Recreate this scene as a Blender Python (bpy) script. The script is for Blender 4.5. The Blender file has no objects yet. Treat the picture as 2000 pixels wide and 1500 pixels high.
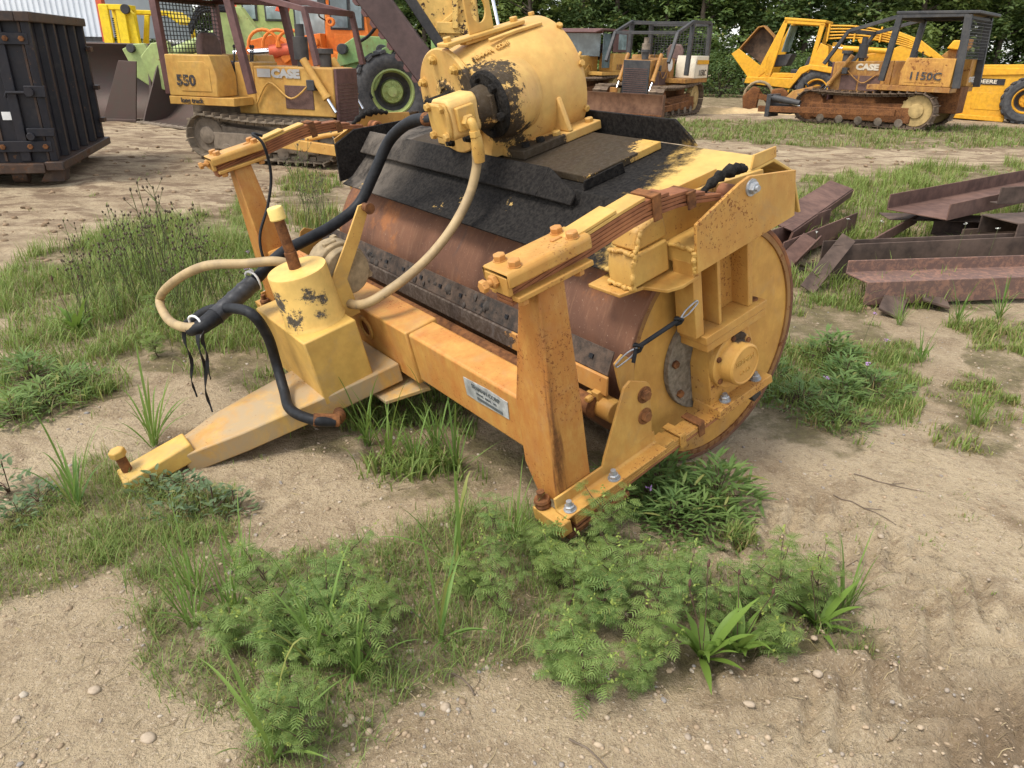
import bpy, math, random
from math import sin, cos, pi, radians
from mathutils import Vector, Matrix, noise
V = Vector
rnd = random.Random(11)
scene = bpy.context.scene
COL = scene.collection

# ------------------------------------------------------------------ camera
cd = bpy.data.cameras.new('camera'); cam = bpy.data.objects.new('camera', cd); COL.objects.link(cam)
PITCH, ROLL = radians(24.263), radians(1.299)
_rt = V((1, 0, 0)); _up = V((0, sin(PITCH), cos(PITCH))); _fw = V((0, cos(PITCH), -sin(PITCH)))
_r = _rt * cos(ROLL) + _up * sin(ROLL); _u = _up * cos(ROLL) - _rt * sin(ROLL)
cam.matrix_world = Matrix(((_r.x, _u.x, -_fw.x, 0), (_r.y, _u.y, -_fw.y, 0), (_r.z, _u.z, -_fw.z, 1.8), (0, 0, 0, 1)))
cd.sensor_width = 36; cd.lens = 1451.93 / 2000 * 36; cd.clip_start = .05; cd.clip_end = 2000
scene.camera = cam

# ------------------------------------------------------------------ light: hazy overcast day
world = bpy.data.worlds.new('World'); scene.world = world; world.use_nodes = True
wn = world.node_tree; wn.nodes.clear()
sky = wn.nodes.new('ShaderNodeTexSky'); sky.sky_type = 'NISHITA'; sky.sun_disc = False
SUN_EL, SUN_AZ = radians(58), radians(-122)         # azimuth from +Y: high sun over the photographer's left shoulder
sky.sun_elevation = SUN_EL; sky.sun_rotation = SUN_AZ
sky.air_density = 1.0; sky.dust_density = 1.0; sky.ozone_density = 1.0
hs = wn.nodes.new('ShaderNodeHueSaturation'); hs.inputs['Saturation'].default_value = .3
bg = wn.nodes.new('ShaderNodeBackground'); bg.inputs['Strength'].default_value = .15
wo = wn.nodes.new('ShaderNodeOutputWorld')
wn.links.new(sky.outputs[0], hs.inputs['Color']); wn.links.new(hs.outputs[0], bg.inputs[0]); wn.links.new(bg.outputs[0], wo.inputs[0])
sl = bpy.data.lights.new('sun', 'SUN'); sl.energy = 1.5; sl.angle = radians(18); sl.color = (1, .95, .87)
sun = bpy.data.objects.new('sun', sl); COL.objects.link(sun)
sdir = V((sin(SUN_AZ) * cos(SUN_EL), cos(SUN_AZ) * cos(SUN_EL), sin(SUN_EL)))
sun.rotation_euler = sdir.to_track_quat('Z', 'Y').to_euler(); sun.location = sdir * 40
scene.view_settings.view_transform = 'Standard'; scene.view_settings.look = 'None'
scene.view_settings.exposure = 1.15; scene.view_settings.gamma = 1
scene.render.engine = 'CYCLES'; scene.cycles.use_denoising = True
scene.cycles.max_bounces = 6; scene.cycles.transparent_max_bounces = 6

# ------------------------------------------------------------------ material helpers
class NT:
    def __init__(s, name):
        s.m = bpy.data.materials.new(name); s.m.use_nodes = True; s.t = s.m.node_tree; s.t.nodes.clear()
        s.out = s.t.nodes.new('ShaderNodeOutputMaterial')
    def n(s, ty, props=None, **inp):
        nd = s.t.nodes.new('ShaderNode' + ty)
        for k, v in (props or {}).items(): setattr(nd, k, v)
        for k, v in inp.items():
            k = int(k[1:]) if k[0] == '_' and k[1:].isdigit() else k.replace('_', ' ')
            s.set(nd.inputs[k], v)
        return nd
    def set(s, sock, v):
        if hasattr(v, 'is_output') and v.is_output: s.t.links.new(v, sock)
        else:
            if sock.type == 'RGBA' and len(v) == 3: v = (*v, 1)
            sock.default_value = v
    def noise(s, vec, scale, detail=4, rough=.55, dist=0):
        return s.n('TexNoise', None, Vector=vec, Scale=scale, Detail=detail, Roughness=rough, Distortion=dist).outputs[0]
    def mapr(s, val, a, b, c=0., d=1.):
        return s.n('MapRange', {'clamp': True, 'interpolation_type': 'SMOOTHSTEP'}, _0=val, _1=a, _2=b, _3=c, _4=d).outputs[0]
    def math(s, op, a, b=0.):
        return s.n('Math', {'operation': op, 'use_clamp': False}, _0=a, _1=b).outputs[0]
    def mix(s, fac, a, b, mode='MIX'):
        nd = s.n('Mix', {'data_type': 'RGBA', 'blend_type': mode}, _0=fac); s.set(nd.inputs[6], a); s.set(nd.inputs[7], b); return nd.outputs[2]
    def mapping(s, vec, scale, loc=(0, 0, 0)):
        return s.n('Mapping', None, Vector=vec, Scale=scale, Location=loc).outputs[0]
    def bump(s, h, strength, dist=.01):
        return s.n('Bump', None, Height=h, Strength=strength, Distance=dist).outputs[0]
    def bsdf(s, col, rough=.5, metal=0., normal=None, spec=.5, **kw):
        p = s.n('BsdfPrincipled', None, Base_Color=col, Roughness=rough, Metallic=metal)
        s.set(p.inputs['Specular IOR Level'], spec)
        if normal: s.t.links.new(normal, p.inputs['Normal'])
        for k, v in kw.items(): s.set(p.inputs[k.replace('_', ' ')], v)
        s.t.links.new(p.outputs[0], s.out.inputs[0]); return p
    def obj(s): return s.n('TexCoord').outputs['Object']
    def pos(s): return s.n('NewGeometry').outputs['Position']
def scl(c, k): return tuple(min(1, x * k) for x in c)
RUST = (.17, .062, .02)
def paint(name, base, rust=.35, rustcol=RUST, spk=45, tint=.3, tintcol=(.42, .17, .04), dirt=.25, dirtcol=(.30, .24, .17),
          rough=.5, bump=.25, stains=None, stcol=(.016, .014, .013), streak=.25, lump=0., stamp=.42, band=None, dthr=(.5, .75), spec=.25):
    """weathered paint: uneven colour, orange rust bleed, dark rust chips, dust, optional oil-stain patches"""
    t = NT(name); o = t.obj()
    lo = t.noise(o, 2.3, 5, .6, .4); mid = t.noise(o, 11, 5, .6); hi = t.noise(o, spk, 5, .7)
    c = t.mix(t.mapr(mid, .3, .7), scl(base, .86), scl(base, 1.08))
    st = t.noise(t.mapping(o, (9, 9, 3.4)), 1.3, 8, .78, .2)
    c = t.mix(t.math('MULTIPLY', t.mapr(t.math('ADD', t.math('MULTIPLY', lo, .6), t.math('MULTIPLY', st, .4 + streak)), .5 - tint * .2, .74 + streak * .3), min(1, tint * 2)), c, tintcol)
    c = t.mix(t.math('MULTIPLY', t.mapr(t.noise(o, 5, 6, .7, .6), *dthr), dirt), c, dirtcol)
    rm = t.math('ADD', t.math('MULTIPLY', hi, .62), t.math('MULTIPLY', lo, .42))
    thr = .685 - rust * .2
    msk = t.mapr(rm, thr, thr + .035)
    c = t.mix(msk, c, t.mix(t.mapr(hi, .4, .8), scl(rustcol, .55), scl(rustcol, 1.35)))
    r = t.mapr(msk, 0, 1, rough, .85)
    if stains:
        tot = None
        for p, rad in stains:
            d = t.n('VectorMath', {'operation': 'DISTANCE'}, _0=o, _1=p).outputs['Value']
            f = t.math('SUBTRACT', rad, d)
            f = t.math('ADD', f, t.math('ADD', t.math('MULTIPLY', t.math('SUBTRACT', t.noise(o, 8, 6, .8), .5), stamp * min(1, rad * 5)), t.math('MULTIPLY', t.math('SUBTRACT', t.noise(o, 34, 5, .8), .5), stamp * .55 * min(1, rad * 6))))
            f = t.mapr(f, -.006, .016); tot = f if tot is None else t.math('MAXIMUM', tot, f)
        c = t.mix(t.math('MULTIPLY', tot, .94), c, t.mix(t.mapr(hi, .4, .7), scl(stcol, .7), scl(stcol, 2.2)))
        r = t.mapr(tot, 0, 1, r, .8)
    if band:                                            # a rust run down one face
        x0, sl_, z0, hw_, ymax, bc = band; sp_ = t.n('SeparateXYZ', None, _0=o)
        dd = t.math('ABSOLUTE', t.math('SUBTRACT', sp_.outputs[0], t.math('ADD', x0, t.math('MULTIPLY', t.math('SUBTRACT', sp_.outputs[2], z0), sl_))))
        ff = t.math('ADD', t.math('SUBTRACT', hw_, dd), t.math('MULTIPLY', t.math('SUBTRACT', t.noise(t.mapping(o, (26, 26, 3.2)), 1, 6, .75), .5), .13))
        ff = t.math('MULTIPLY', t.mapr(ff, -.012, .03), t.mapr(sp_.outputs[1], ymax, ymax + .01, 1, 0))
        ff = t.math('MULTIPLY', ff, t.mapr(sp_.outputs[2], z0 + .25, z0 + .5, 1, .25))
        c = t.mix(t.math('MULTIPLY', ff, .9), c, t.mix(t.mapr(hi, .35, .65), scl(bc, .6), scl(bc, 1.5)))
    h = t.math('ADD', t.math('MULTIPLY', mid, .5), t.math('ADD', t.math('MULTIPLY', hi, .25), t.math('MULTIPLY', msk, -.5)))
    if lump: h = t.math('ADD', h, t.math('MULTIPLY', t.noise(o, 26, 3, .6), lump))
    t.bsdf(c, r, 0, t.bump(h, bump, .006), spec); return t.m
def plain(name, col, rough=.6, metal=0., var=.25, scale=14, bump=.15, spec=.4, col2=None, dist=.005):
    t = NT(name); o = t.obj(); a = t.noise(o, scale, 6, .65); b = t.noise(o, scale * .17, 4, .6)
    f = t.mapr(t.math('ADD', t.math('MULTIPLY', a, .6), t.math('MULTIPLY', b, .4)), .32, .68)
    c = t.mix(f, scl(col, 1 - var), col2 or scl(col, 1 + var))
    t.bsdf(c, rough, metal, t.bump(a, bump, dist) if bump else None, spec); return t.m
def glass(name, col=(.10, .13, .14)):
    t = NT(name); t.bsdf(t.mix(t.mapr(t.noise(t.obj(), 2, 3), .4, .7), scl(col, .7), scl(col, 1.5)), .12, 0, None, .7); return t.m
def leafmat(name, c1, c2, trans=.35, scale=3., rough=.55):
    t = NT(name); g = t.n('NewGeometry'); rp = g.outputs['Random Per Island']
    ns = t.noise(g.outputs['Position'], scale, 3)
    f = t.mapr(t.math('ADD', t.math('MULTIPLY', rp, .55), t.math('MULTIPLY', ns, .45)), .15, .75)
    c = t.mix(f, c1, c2); oi = t.n('ObjectInfo').outputs['Random']
    c = t.mix(t.math('MULTIPLY', oi, .35), c, scl((c2[0] * 1.25, c2[1] * 1.02, c2[2] * .8), 1.))
    c = t.mix(t.mapr(rp, .93, .97, 0, .6), c, (.30, .25, .08))
    p = t.bsdf(c, rough, 0, None, .25)
    tr = t.n('BsdfTranslucent', None, Color=t.mix(.5, c, (.25, .32, .05)))
    mx = t.n('MixShader', None, _0=trans, _1=p.outputs[0], _2=tr.outputs[0]); t.t.links.new(mx.outputs[0], t.out.inputs[0]); return t.m

# ------------------------------------------------------------------ mesh helpers
class MB:
    def __init__(s): s.v = []; s.f = []; s.m = []; s.mi = 0
    def add(s, vs, fs):
        k = len(s.v); s.v += [tuple(v) for v in vs]; s.f += [[k + i for i in f] for f in fs]; s.m += [s.mi] * len(fs); return s
    def bx(s, x0, x1, y0, y1, z0, z1, M=None):
        vs = [V((x, y, z)) for x in (x0, x1) for y in (y0, y1) for z in (z0, z1)]
        if M: vs = [M @ v for v in vs]
        return s.add(vs, [(0, 1, 3, 2), (4, 6, 7, 5), (0, 4, 5, 1), (2, 3, 7, 6), (0, 2, 6, 4), (1, 5, 7, 3)])
    def hexa(s, a, b):
        """two quads (4 points each, same winding) joined to a solid"""
        return s.add(list(a) + list(b), [(3, 2, 1, 0), (4, 5, 6, 7)] + [(i, (i + 1) % 4, 4 + (i + 1) % 4, 4 + i) for i in range(4)])
    def prism(s, pts, ax, lo, hi):
        n = len(pts)
        def mk(p, h): return {'y': (p[0], h, p[1]), 'x': (h, p[0], p[1]), 'z': (p[0], p[1], h)}[ax]
        vs = [mk(p, lo) for p in pts] + [mk(p, hi) for p in pts]
        return s.add(vs, [tuple(range(n))[::-1], tuple(range(n, 2 * n))] + [(i, (i + 1) % n, n + (i + 1) % n, n + i) for i in range(n)])
    def cyl(s, p0, p1, r0, r1=None, n=16, inner=0, ph=0.):
        p0, p1 = V(p0), V(p1); r1 = r0 if r1 is None else r1; d = (p1 - p0).normalized()
        q = d.to_track_quat('Z', 'Y'); X, Y = q @ V((1, 0, 0)), q @ V((0, 1, 0))
        ring = lambda p, r: [p + X * cos(2 * pi * i / n + ph) * r + Y * sin(2 * pi * i / n + ph) * r for i in range(n)]
        side = lambda a, b: [(a + i, a + (i + 1) % n, b + (i + 1) % n, b + i) for i in range(n)]
        if inner:
            vs = ring(p0, r0) + ring(p1, r1) + ring(p1, inner) + ring(p0, inner)
            return s.add(vs, side(0, n) + side(n, 2 * n) + side(2 * n, 3 * n) + side(3 * n, 0))
        return s.add(ring(p0, r0) + ring(p1, r1), side(0, n) + [tuple(range(n))[::-1], tuple(range(n, 2 * n))])
    def lathe(s, prof, p0, d, n=32, caps=True):
        p0, d = V(p0), V(d).normalized(); q = d.to_track_quat('Z', 'Y'); X, Y = q @ V((1, 0, 0)), q @ V((0, 1, 0)); vs = []; fs = []
        for r, h in prof: vs += [p0 + d * h + X * cos(2 * pi * i / n) * r + Y * sin(2 * pi * i / n) * r for i in range(n)]
        for k in range(len(prof) - 1): fs += [(k * n + i, k * n + (i + 1) % n, (k + 1) * n + (i + 1) % n, (k + 1) * n + i) for i in range(n)]
        if caps and prof[0][0] > 1e-4: fs.append(tuple(range(n))[::-1])
        if caps and prof[-1][0] > 1e-4: fs.append(tuple(range((len(prof) - 1) * n, len(prof) * n)))
        return s.add(vs, fs)
    def bar(s, p0, p1, w, h, up=(0, 0, 1)):
        p0, p1 = V(p0), V(p1); d = (p1 - p0).normalized(); U = V(up); S = d.cross(U).normalized(); U = S.cross(d)
        q = [S * -w / 2 + U * -h / 2, S * w / 2 + U * -h / 2, S * w / 2 + U * h / 2, S * -w / 2 + U * h / 2]
        return s.hexa([p0 + v for v in q], [p1 + v for v in q])
    def strip(s, path, w, t, side):
        """flat bar of width w (along side) and thickness t following a path"""
        path = [V(p) for p in path]; side = V(side).normalized(); vs = []; n = len(path)
        for i, p in enumerate(path):
            d = (path[min(i + 1, n - 1)] - path[max(i - 1, 0)]).normalized(); u = side.cross(d).normalized()
            vs += [p - side * w / 2 - u * t / 2, p + side * w / 2 - u * t / 2, p + side * w / 2 + u * t / 2, p - side * w / 2 + u * t / 2]
        fs = [(3, 2, 1, 0), tuple(range(4 * n - 4, 4 * n))]
        for i in range(n - 1): fs += [(4 * i + j, 4 * i + (j + 1) % 4, 4 * i + 4 + (j + 1) % 4, 4 * i + 4 + j) for j in range(4)]
        return s.add(vs, fs)
    def tube(s, path, r, n=10):
        path = [V(p) for p in path]; m = len(path); vs = []; fs = []; X = None
        for i, p in enumerate(path):
            d = (path[min(i + 1, m - 1)] - path[max(i - 1, 0)]).normalized()
            if X is None: X = d.orthogonal().normalized()
            X = (X - d * X.dot(d)).normalized(); Y = d.cross(X); rr = r[i] if isinstance(r, (list, tuple)) else r
            vs += [p + X * cos(2 * pi * k / n) * rr + Y * sin(2 * pi * k / n) * rr for k in range(n)]
        for i in range(m - 1): fs += [(i * n + k, i * n + (k + 1) % n, (i + 1) * n + (k + 1) % n, (i + 1) * n + k) for k in range(n)]
        fs += [tuple(range(n))[::-1], tuple(range((m - 1) * n, m * n))]
        return s.add(vs, fs)
    def hexbolt(s, p, d, r, h, n=6):
        d = V(d).normalized(); p = V(p)
        return s.lathe([(r * .97, 0), (r, h * .12), (r, h * .85), (r * .84, h)], p, d, n)
    def shift(s, o): o = V(o); s.v = [tuple(V(v) + o) for v in s.v]; return s
    def xform(s, M): s.v = [tuple(M @ V(v)) for v in s.v]; return s
    def build(s, name, mat, parent=None, bevel=0., smooth=35, seg=2):
        me = bpy.data.meshes.new(name); me.from_pydata(s.v, [], s.f); me.validate(clean_customdata=False)
        for m in (mat if isinstance(mat, (list, tuple)) else [mat]): me.materials.append(m)
        if isinstance(mat, (list, tuple)) and len(me.polygons) == len(s.m): me.polygons.foreach_set('material_index', s.m)
        if smooth is not None:
            me.polygons.foreach_set('use_smooth', [True] * len(me.polygons)); me.set_sharp_from_angle(angle=radians(smooth))
        me.update(); o = bpy.data.objects.new(name, me); COL.objects.link(o); o.parent = parent
        if bevel:
            b = o.modifiers.new('bevel', 'BEVEL'); b.width = bevel; b.segments = seg; b.limit_method = 'ANGLE'; b.angle_limit = radians(35)
        return o
def spline(pts, k=6):
    P = [V(p) for p in pts]; out = []
    for i in range(len(P) - 1):
        a, b, c, d = P[max(i - 1, 0)], P[i], P[i + 1], P[min(i + 2, len(P) - 1)]
        for j in range(k):
            t = j / k; out.append(.5 * ((2 * b) + (c - a) * t + (2 * a - 5 * b + 4 * c - d) * t * t + (3 * b - a - 3 * c + d) * t ** 3))
    return out + [P[-1]]
def tag(o, label=None, cat=None, group=None, kind=None):
    for k, v in (('label', label), ('category', cat), ('group', group), ('kind', kind)):
        if v: o[k] = v
    return o
def thing(name, label, cat, loc=(0, 0, 0), rotz=0., group=None):
    o = bpy.data.objects.new(name, None); COL.objects.link(o); o.empty_display_size = .2
    o.location = loc; o.rotation_euler = (0, 0, rotz); return tag(o, label, cat, group)
def copy_tree(o, parent=None):
    c = o.copy(); COL.objects.link(c); c.parent = parent
    for ch in o.children: copy_tree(ch, c)
    return c
def text_mesh(s, size, depth, fat=0., italic=0.):
    cu = bpy.data.curves.new('lettering', 'FONT'); cu.body = s; cu.size = size; cu.extrude = depth; cu.offset = fat; cu.shear = italic
    cu.align_x = 'CENTER'; cu.align_y = 'CENTER'; cu.resolution_u = 3
    o = bpy.data.objects.new('lettering', cu); COL.objects.link(o)
    me = bpy.data.meshes.new_from_object(o.evaluated_get(bpy.context.evaluated_depsgraph_get()))
    bpy.data.objects.remove(o); bpy.data.curves.remove(cu); return me
def lettering(s, size, mat, parent, c, xdir, ydir, depth=.002, fat=0., xs=1., italic=0.):
    """raised or painted letters: centre c, reading direction xdir, letter-up ydir"""
    me = text_mesh(s, size, depth, fat, italic); X = V(xdir).normalized(); Y = V(ydir).normalized(); Z = X.cross(Y); c = V(c)
    for v in me.vertices: v.co = c + X * v.co.x * xs + Y * v.co.y + Z * v.co.z
    me.materials.clear(); me.materials.append(mat)
    o = bpy.data.objects.new('lettering', me); COL.objects.link(o); o.parent = parent; return o

# ------------------------------------------------------------------ ground
VEG = dict(
 left_bank=[(-4.339, 6.067), (-4.293, 7.174), (-3.294, 9.129), (-2.215, 6.767), (-1.575, 4.86), (-1.15, 3.75), (-1.55, 3.72), (-1.75, 3.98), (-2.3, 3.98), (-2.2, 3.62), (-2.602, 3.25)],
 under_tongue=[(-1.115, 3.249), (-1.009, 3.664), (-0.736, 4.065), (-0.125, 3.35), (-0.156, 2.95), (-0.594, 2.887)],
 left_low=[(-2.215, 2.733), (-1.912, 3.012), (-1.205, 2.776), (-1.057, 2.409), (-1.365, 2.124), (-1.75, 2.004)],
 front=[(-1.534, 2.391), (-0.595, 2.426), (0.231, 2.674), (0.488, 2.467), (1.232, 2.213), (1.326, 2.002), (0.828, 1.76), (0.402, 1.61), (0.1, 1.698), (-0.279, 1.591), (-0.483, 1.431), (-0.706, 1.425), (-0.85, 1.711), (-1.164, 1.808)],
 right_drum=[(2.115, 6.124), (2.814, 5.624), (2.538, 4.059), (1.67, 3.327), (1.297, 3.475), (1.5, 4.6)],
 pile=[(4.325, 12.166), (9.682, 14.764), (6.5, 9), (4.083, 5.715), (2.759, 5.495), (2.338, 6.142), (3, 9)],
 strip=[(3.9, 22.9), (8.209, 23.4), (15.5, 22.5), (11.7, 17.6), (6.2, 16.6), (3.2, 18.2)],
 right_edge=[(2.463, 3.913), (3.318, 5.076), (3.9, 5.4), (2.472, 3.111), (2.094, 3.191)],
 drum_front=[(-0.638, 2.64), (0.01, 2.957), (0.338, 2.64), (0.849, 2.515), (0.7, 3.0), (0.005, 3.413)],
 behind=[(-3.484, 11.543), (-2.733, 11.654), (-1.734, 7.647), (-2.037, 7.178), (-2.933, 9.172)])
def inside(poly, x, y):
    c = False; n = len(poly); j = n - 1
    for i in range(n):
        xi, yi = poly[i]; xj, yj = poly[j]
        if (yi > y) != (yj > y) and x < (xj - xi) * (y - yi) / (yj - yi) + xi: c = not c
        j = i
    return c
BB = {k: (min(p[0] for p in v), max(p[0] for p in v), min(p[1] for p in v), max(p[1] for p in v)) for k, v in VEG.items()}
def fbm(x, y, f, o=3, seed=0.):
    return noise.fractal(V((x * f + seed, y * f - seed, seed)), .9, 2.1, o)
def gh(x, y):
    """ground height: flat under the roller, clods and ruts further back"""
    near = math.exp(-((x + .2) ** 2 + (y - 3.6) ** 2) / 6)
    h = .018 * fbm(x, y, .7, 3) * (1 - .8 * near)
    h += .010 * fbm(x, y, 3.3, 3, 3.) + .005 * fbm(x, y, 11, 2, 7.)
    mid = min(1, max(0, (y - 5.5) / 2)) * min(1, max(0, (60 - y) / 20))
    if mid > 0:
        c = fbm(x * .55, y, 1.7, 4, 5.)
        h += mid * (.035 * abs(c) + .02 * max(0, fbm(x, y, 4.5, 3, 9.)) - .01)
        r = math.sin((y * .9 + x * .35 + 1.2 * fbm(x, y, .25, 2, 2.)) * 2.1)      # wheel ruts running across the yard
        h -= mid * .035 * max(0, r - .55) / .45
        h += mid * .012 * max(0, r - .6) * math.sin((x - .3 * y) * 26)
    # tyre tread marks in the near right corner
    d = (x - 1.45) * .8 + (y - 1.45) * .6; s = (x - 1.45) * -.6 + (y - 1.45) * .8
    if -.55 < d + .1 < .9 and abs(s) < 1.2:
        w = min(1, (.55 + d + .1) * 4); h += w * (.022 * math.tanh(3 * math.sin((d * .75 + abs(s % .34 - .17) * 1.4) * 46)) + .004 * fbm(x, y, 9, 2))
    return h
def graded(lo, a, b, hi, st, g):
    out = []; x = a
    while x <= b: out.append(x); x += st
    s = st; x = out[-1]
    while x < hi: s *= g; x += s; out.append(x)
    s = st; x = a; pre = []
    while x > lo: s *= g; x -= s; pre.append(x)
    return pre[::-1] + out
xs = graded(-260, -3.0, 3.4, 260, .034, 1.055); ys = graded(-12, 1.0, 7.0, 420, .034, 1.05)
gv = []; veg = []
for y in ys:
    for x in xs:
        gv.append((x, y, gh(x, y) if -30 < x < 35 and y < 60 else 0.))
        d = 0.
        if y < 26 and -6 < x < 17:
            jx = x + .22 * fbm(x, y, 1.6, 3, 4.); jy = y + .22 * fbm(x, y, 1.6, 3, 8.)
            for k, (a, b, c, e) in BB.items():
                if a < jx < b and c < jy < e and inside(VEG[k], jx, jy): d = 1.; break
        elif y > 30: d = .8
        veg.append(d)
nx = len(xs)
gf = [(j * nx + i, j * nx + i + 1, (j + 1) * nx + i + 1, (j + 1) * nx + i) for j in range(len(ys) - 1) for i in range(nx - 1)]
me = bpy.data.meshes.new('ground'); me.from_pydata(gv, [], gf); me.polygons.foreach_set('use_smooth', [True] * len(gf))
at = me.attributes.new('veg', 'FLOAT', 'POINT'); at.data.foreach_set('value', veg)
t = NT('dirt'); p = t.pos()
va = t.n('Attribute', {'attribute_name': 'veg'}).outputs['Fac']
big = t.noise(p, .55, 5, .6, .3); md = t.noise(p, 2.6, 6, .65, .4); fine = t.noise(p, 23, 6, .7); grit = t.noise(p, 95, 4, .7)
c = t.mix(t.mapr(big, .38, .62), (.46, .36, .23), (.345, .26, .16))
c = t.mix(t.math('MULTIPLY', t.mapr(md, .47, .70), .8), c, (.215, .15, .088))
c = t.mix(t.math('MULTIPLY', t.mapr(fine, .5, .68), .6), c, (.19, .132, .082))
c = t.mix(t.math('MULTIPLY', t.mapr(grit, .54, .66), .6), c, (.60, .49, .36)); c = t.mix(t.math('MULTIPLY', t.mapr(t.noise(p, 170, 3, .6), .56, .66), .55), c, (.15, .11, .075))
far = t.mapr(t.n('SeparateXYZ', None, _0=p).outputs[1], 5, 9)
c = t.mix(t.math('MULTIPLY', far, t.mapr(t.noise(t.mapping(p, (.8, 1.4, 1)), 2.2, 7, .72, .3), .44, .6)), c, (.20, .138, .088))
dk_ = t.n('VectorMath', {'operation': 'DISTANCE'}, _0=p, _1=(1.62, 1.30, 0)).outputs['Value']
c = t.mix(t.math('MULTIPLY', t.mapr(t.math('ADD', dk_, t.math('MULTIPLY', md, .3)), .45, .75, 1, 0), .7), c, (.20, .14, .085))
vm = t.math('MULTIPLY', va, t.mapr(t.noise(p, 5, 5, .7), .3, .6))
c = t.mix(t.math('MULTIPLY', vm, .8), c, t.mix(t.mapr(fine, .4, .6), (.10, .082, .04), (.15, .13, .055)))
vor = t.n('TexVoronoi', {'feature': 'F1'}, Vector=p, Scale=38.).outputs['Distance']
peb = t.mapr(vor, .12, .3, 1, 0)
hgt = t.math('ADD', t.math('MULTIPLY', fine, .6), t.math('ADD', t.math('MULTIPLY', grit, .25), t.math('MULTIPLY', md, .8)))
t.bsdf(c, .95, 0, t.bump(hgt, 1., .045), .15)
me.materials.append(t.m)
ground = bpy.data.objects.new('ground', me); COL.objects.link(ground); tag(ground, 'bare sandy dirt yard with ruts and weeds', None, None, 'structure')

# ------------------------------------------------------------------ palette
TAN = (.55, .345, .088)
m_tan = paint('tan_paint', (.55, .345, .092), .26, tint=.2, dirt=.45, dirtcol=(.27, .20, .115), spk=70, bump=.35)
m_tan_r = paint('tan_paint_rusting', (.53, .325, .085), .42, rustcol=(.20, .075, .022), tint=.34, tintcol=(.40, .17, .038), dirt=.4, dirtcol=(.27, .19, .10), streak=.5, spk=85, bump=.35)
m_beam = paint('beam_paint_rusting', (.53, .315, .082), .45, rustcol=(.24, .08, .022), tint=.55, tintcol=(.44, .165, .04), dirt=.2, streak=.3, spk=85, bump=.35)
m_post = paint('post_paint_rusting', (.52, .305, .080), .52, rustcol=(.20, .07, .02), tint=.6, tintcol=(.38, .15, .035), dirt=.2, streak=.6, spk=85, bump=.35, band=(1.085, -.085, .6, .022, -1.545, (.11, .042, .016)))
m_disk = paint('disk_paint', (.56, .315, .075), .34, tint=.35, tintcol=(.36, .16, .04), dirt=.25, spk=38)
m_tank = paint('tank_paint', (.55, .345, .088), .14, tint=.12, dirt=.5, dirtcol=(.33, .24, .13), spk=60, bump=.2, lump=.25)
m_bolt = paint('painted_bolt', (.52, .28, .09), .45, tint=.6, spk=120, dirt=.1)
m_zinc = plain('zinc_bolt', (.36, .37, .38), .45, .6, .25, 60)
m_rust = plain('rusty_steel', (.13, .055, .028), .85, 0, .55, 30, .5, .2, (.24, .10, .035))
m_leaf_spring = plain('rusty_spring_leaf', (.19, .065, .028), .7, 0, .25, 9, .2, .3, (.33, .13, .05))
m_hoseb = plain('black_rubber', (.013, .0135, .015), .55, 0, .5, 30, .1, .22)
m_grease = plain('greasy_grime', (.012, .0108, .0098), .7, 0, .6, 60, .8, .1, (.032, .028, .024), .012)
m_mud = plain('caked_mud', (.20, .165, .12), .95, 0, .35, 45, 1., .1, (.30, .25, .185), .015)
m_white = plain('white_plastic', (.7, .69, .66), .5, 0, .1, 20, 0)
m_cast = plain('dusty_cast_iron', (.28, .21, .12), .7, .1, .35, 22, .4, .3)
m_black = plain('black_paint', (.018, .018, .02), .55, 0, .4, 18, .15, .4, (.04, .036, .033))
# tan hose
t = NT('painted_hose'); o_ = t.obj(); c = t.mix(t.mapr(t.noise(o_, 9, 5, .6), .35, .6), (.29, .205, .105), (.40, .285, .14))
c = t.mix(t.mapr(t.noise(o_, 14, 6, .75), .62, .7), c, (.16, .13, .09)); t.bsdf(c, .6, 0, t.bump(t.noise(o_, 60, 4), .15, .004)); m_hoset = t.m
# drum steel: brown, rolled streaks along the travel direction, grey-dark patches
t = NT('drum_steel'); o_ = t.obj()
sx = t.noise(t.mapping(o_, (7, 42, 7)), 1, 6, .7); lo = t.noise(o_, 1.9, 5, .6, .5); hi = t.noise(o_, 70, 4, .7)
c = t.mix(t.mapr(lo, .35, .65), (.115, .055, .034), (.18, .084, .047)); c = t.mix(t.math('MULTIPLY', t.mapr(sx, .5, .7), .55), c, (.215, .115, .065))
c = t.mix(t.math('MULTIPLY', t.mapr(t.noise(o_, 3.4, 5, .7), .52, .66), .75), c, (.30, .115, .04))
c = t.mix(t.mapr(t.noise(o_, 2.6, 3, .5, 1.), .60, .66), c, (.07, .05, .045))
c = t.mix(t.math('MULTIPLY', t.mapr(hi, .62, .72), .5), c, (.42, .30, .2))
t.bsdf(c, .75, 0, t.bump(t.math('ADD', sx, t.math('MULTIPLY', hi, .6)), .4, .004), .2); m_drum = t.m
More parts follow.
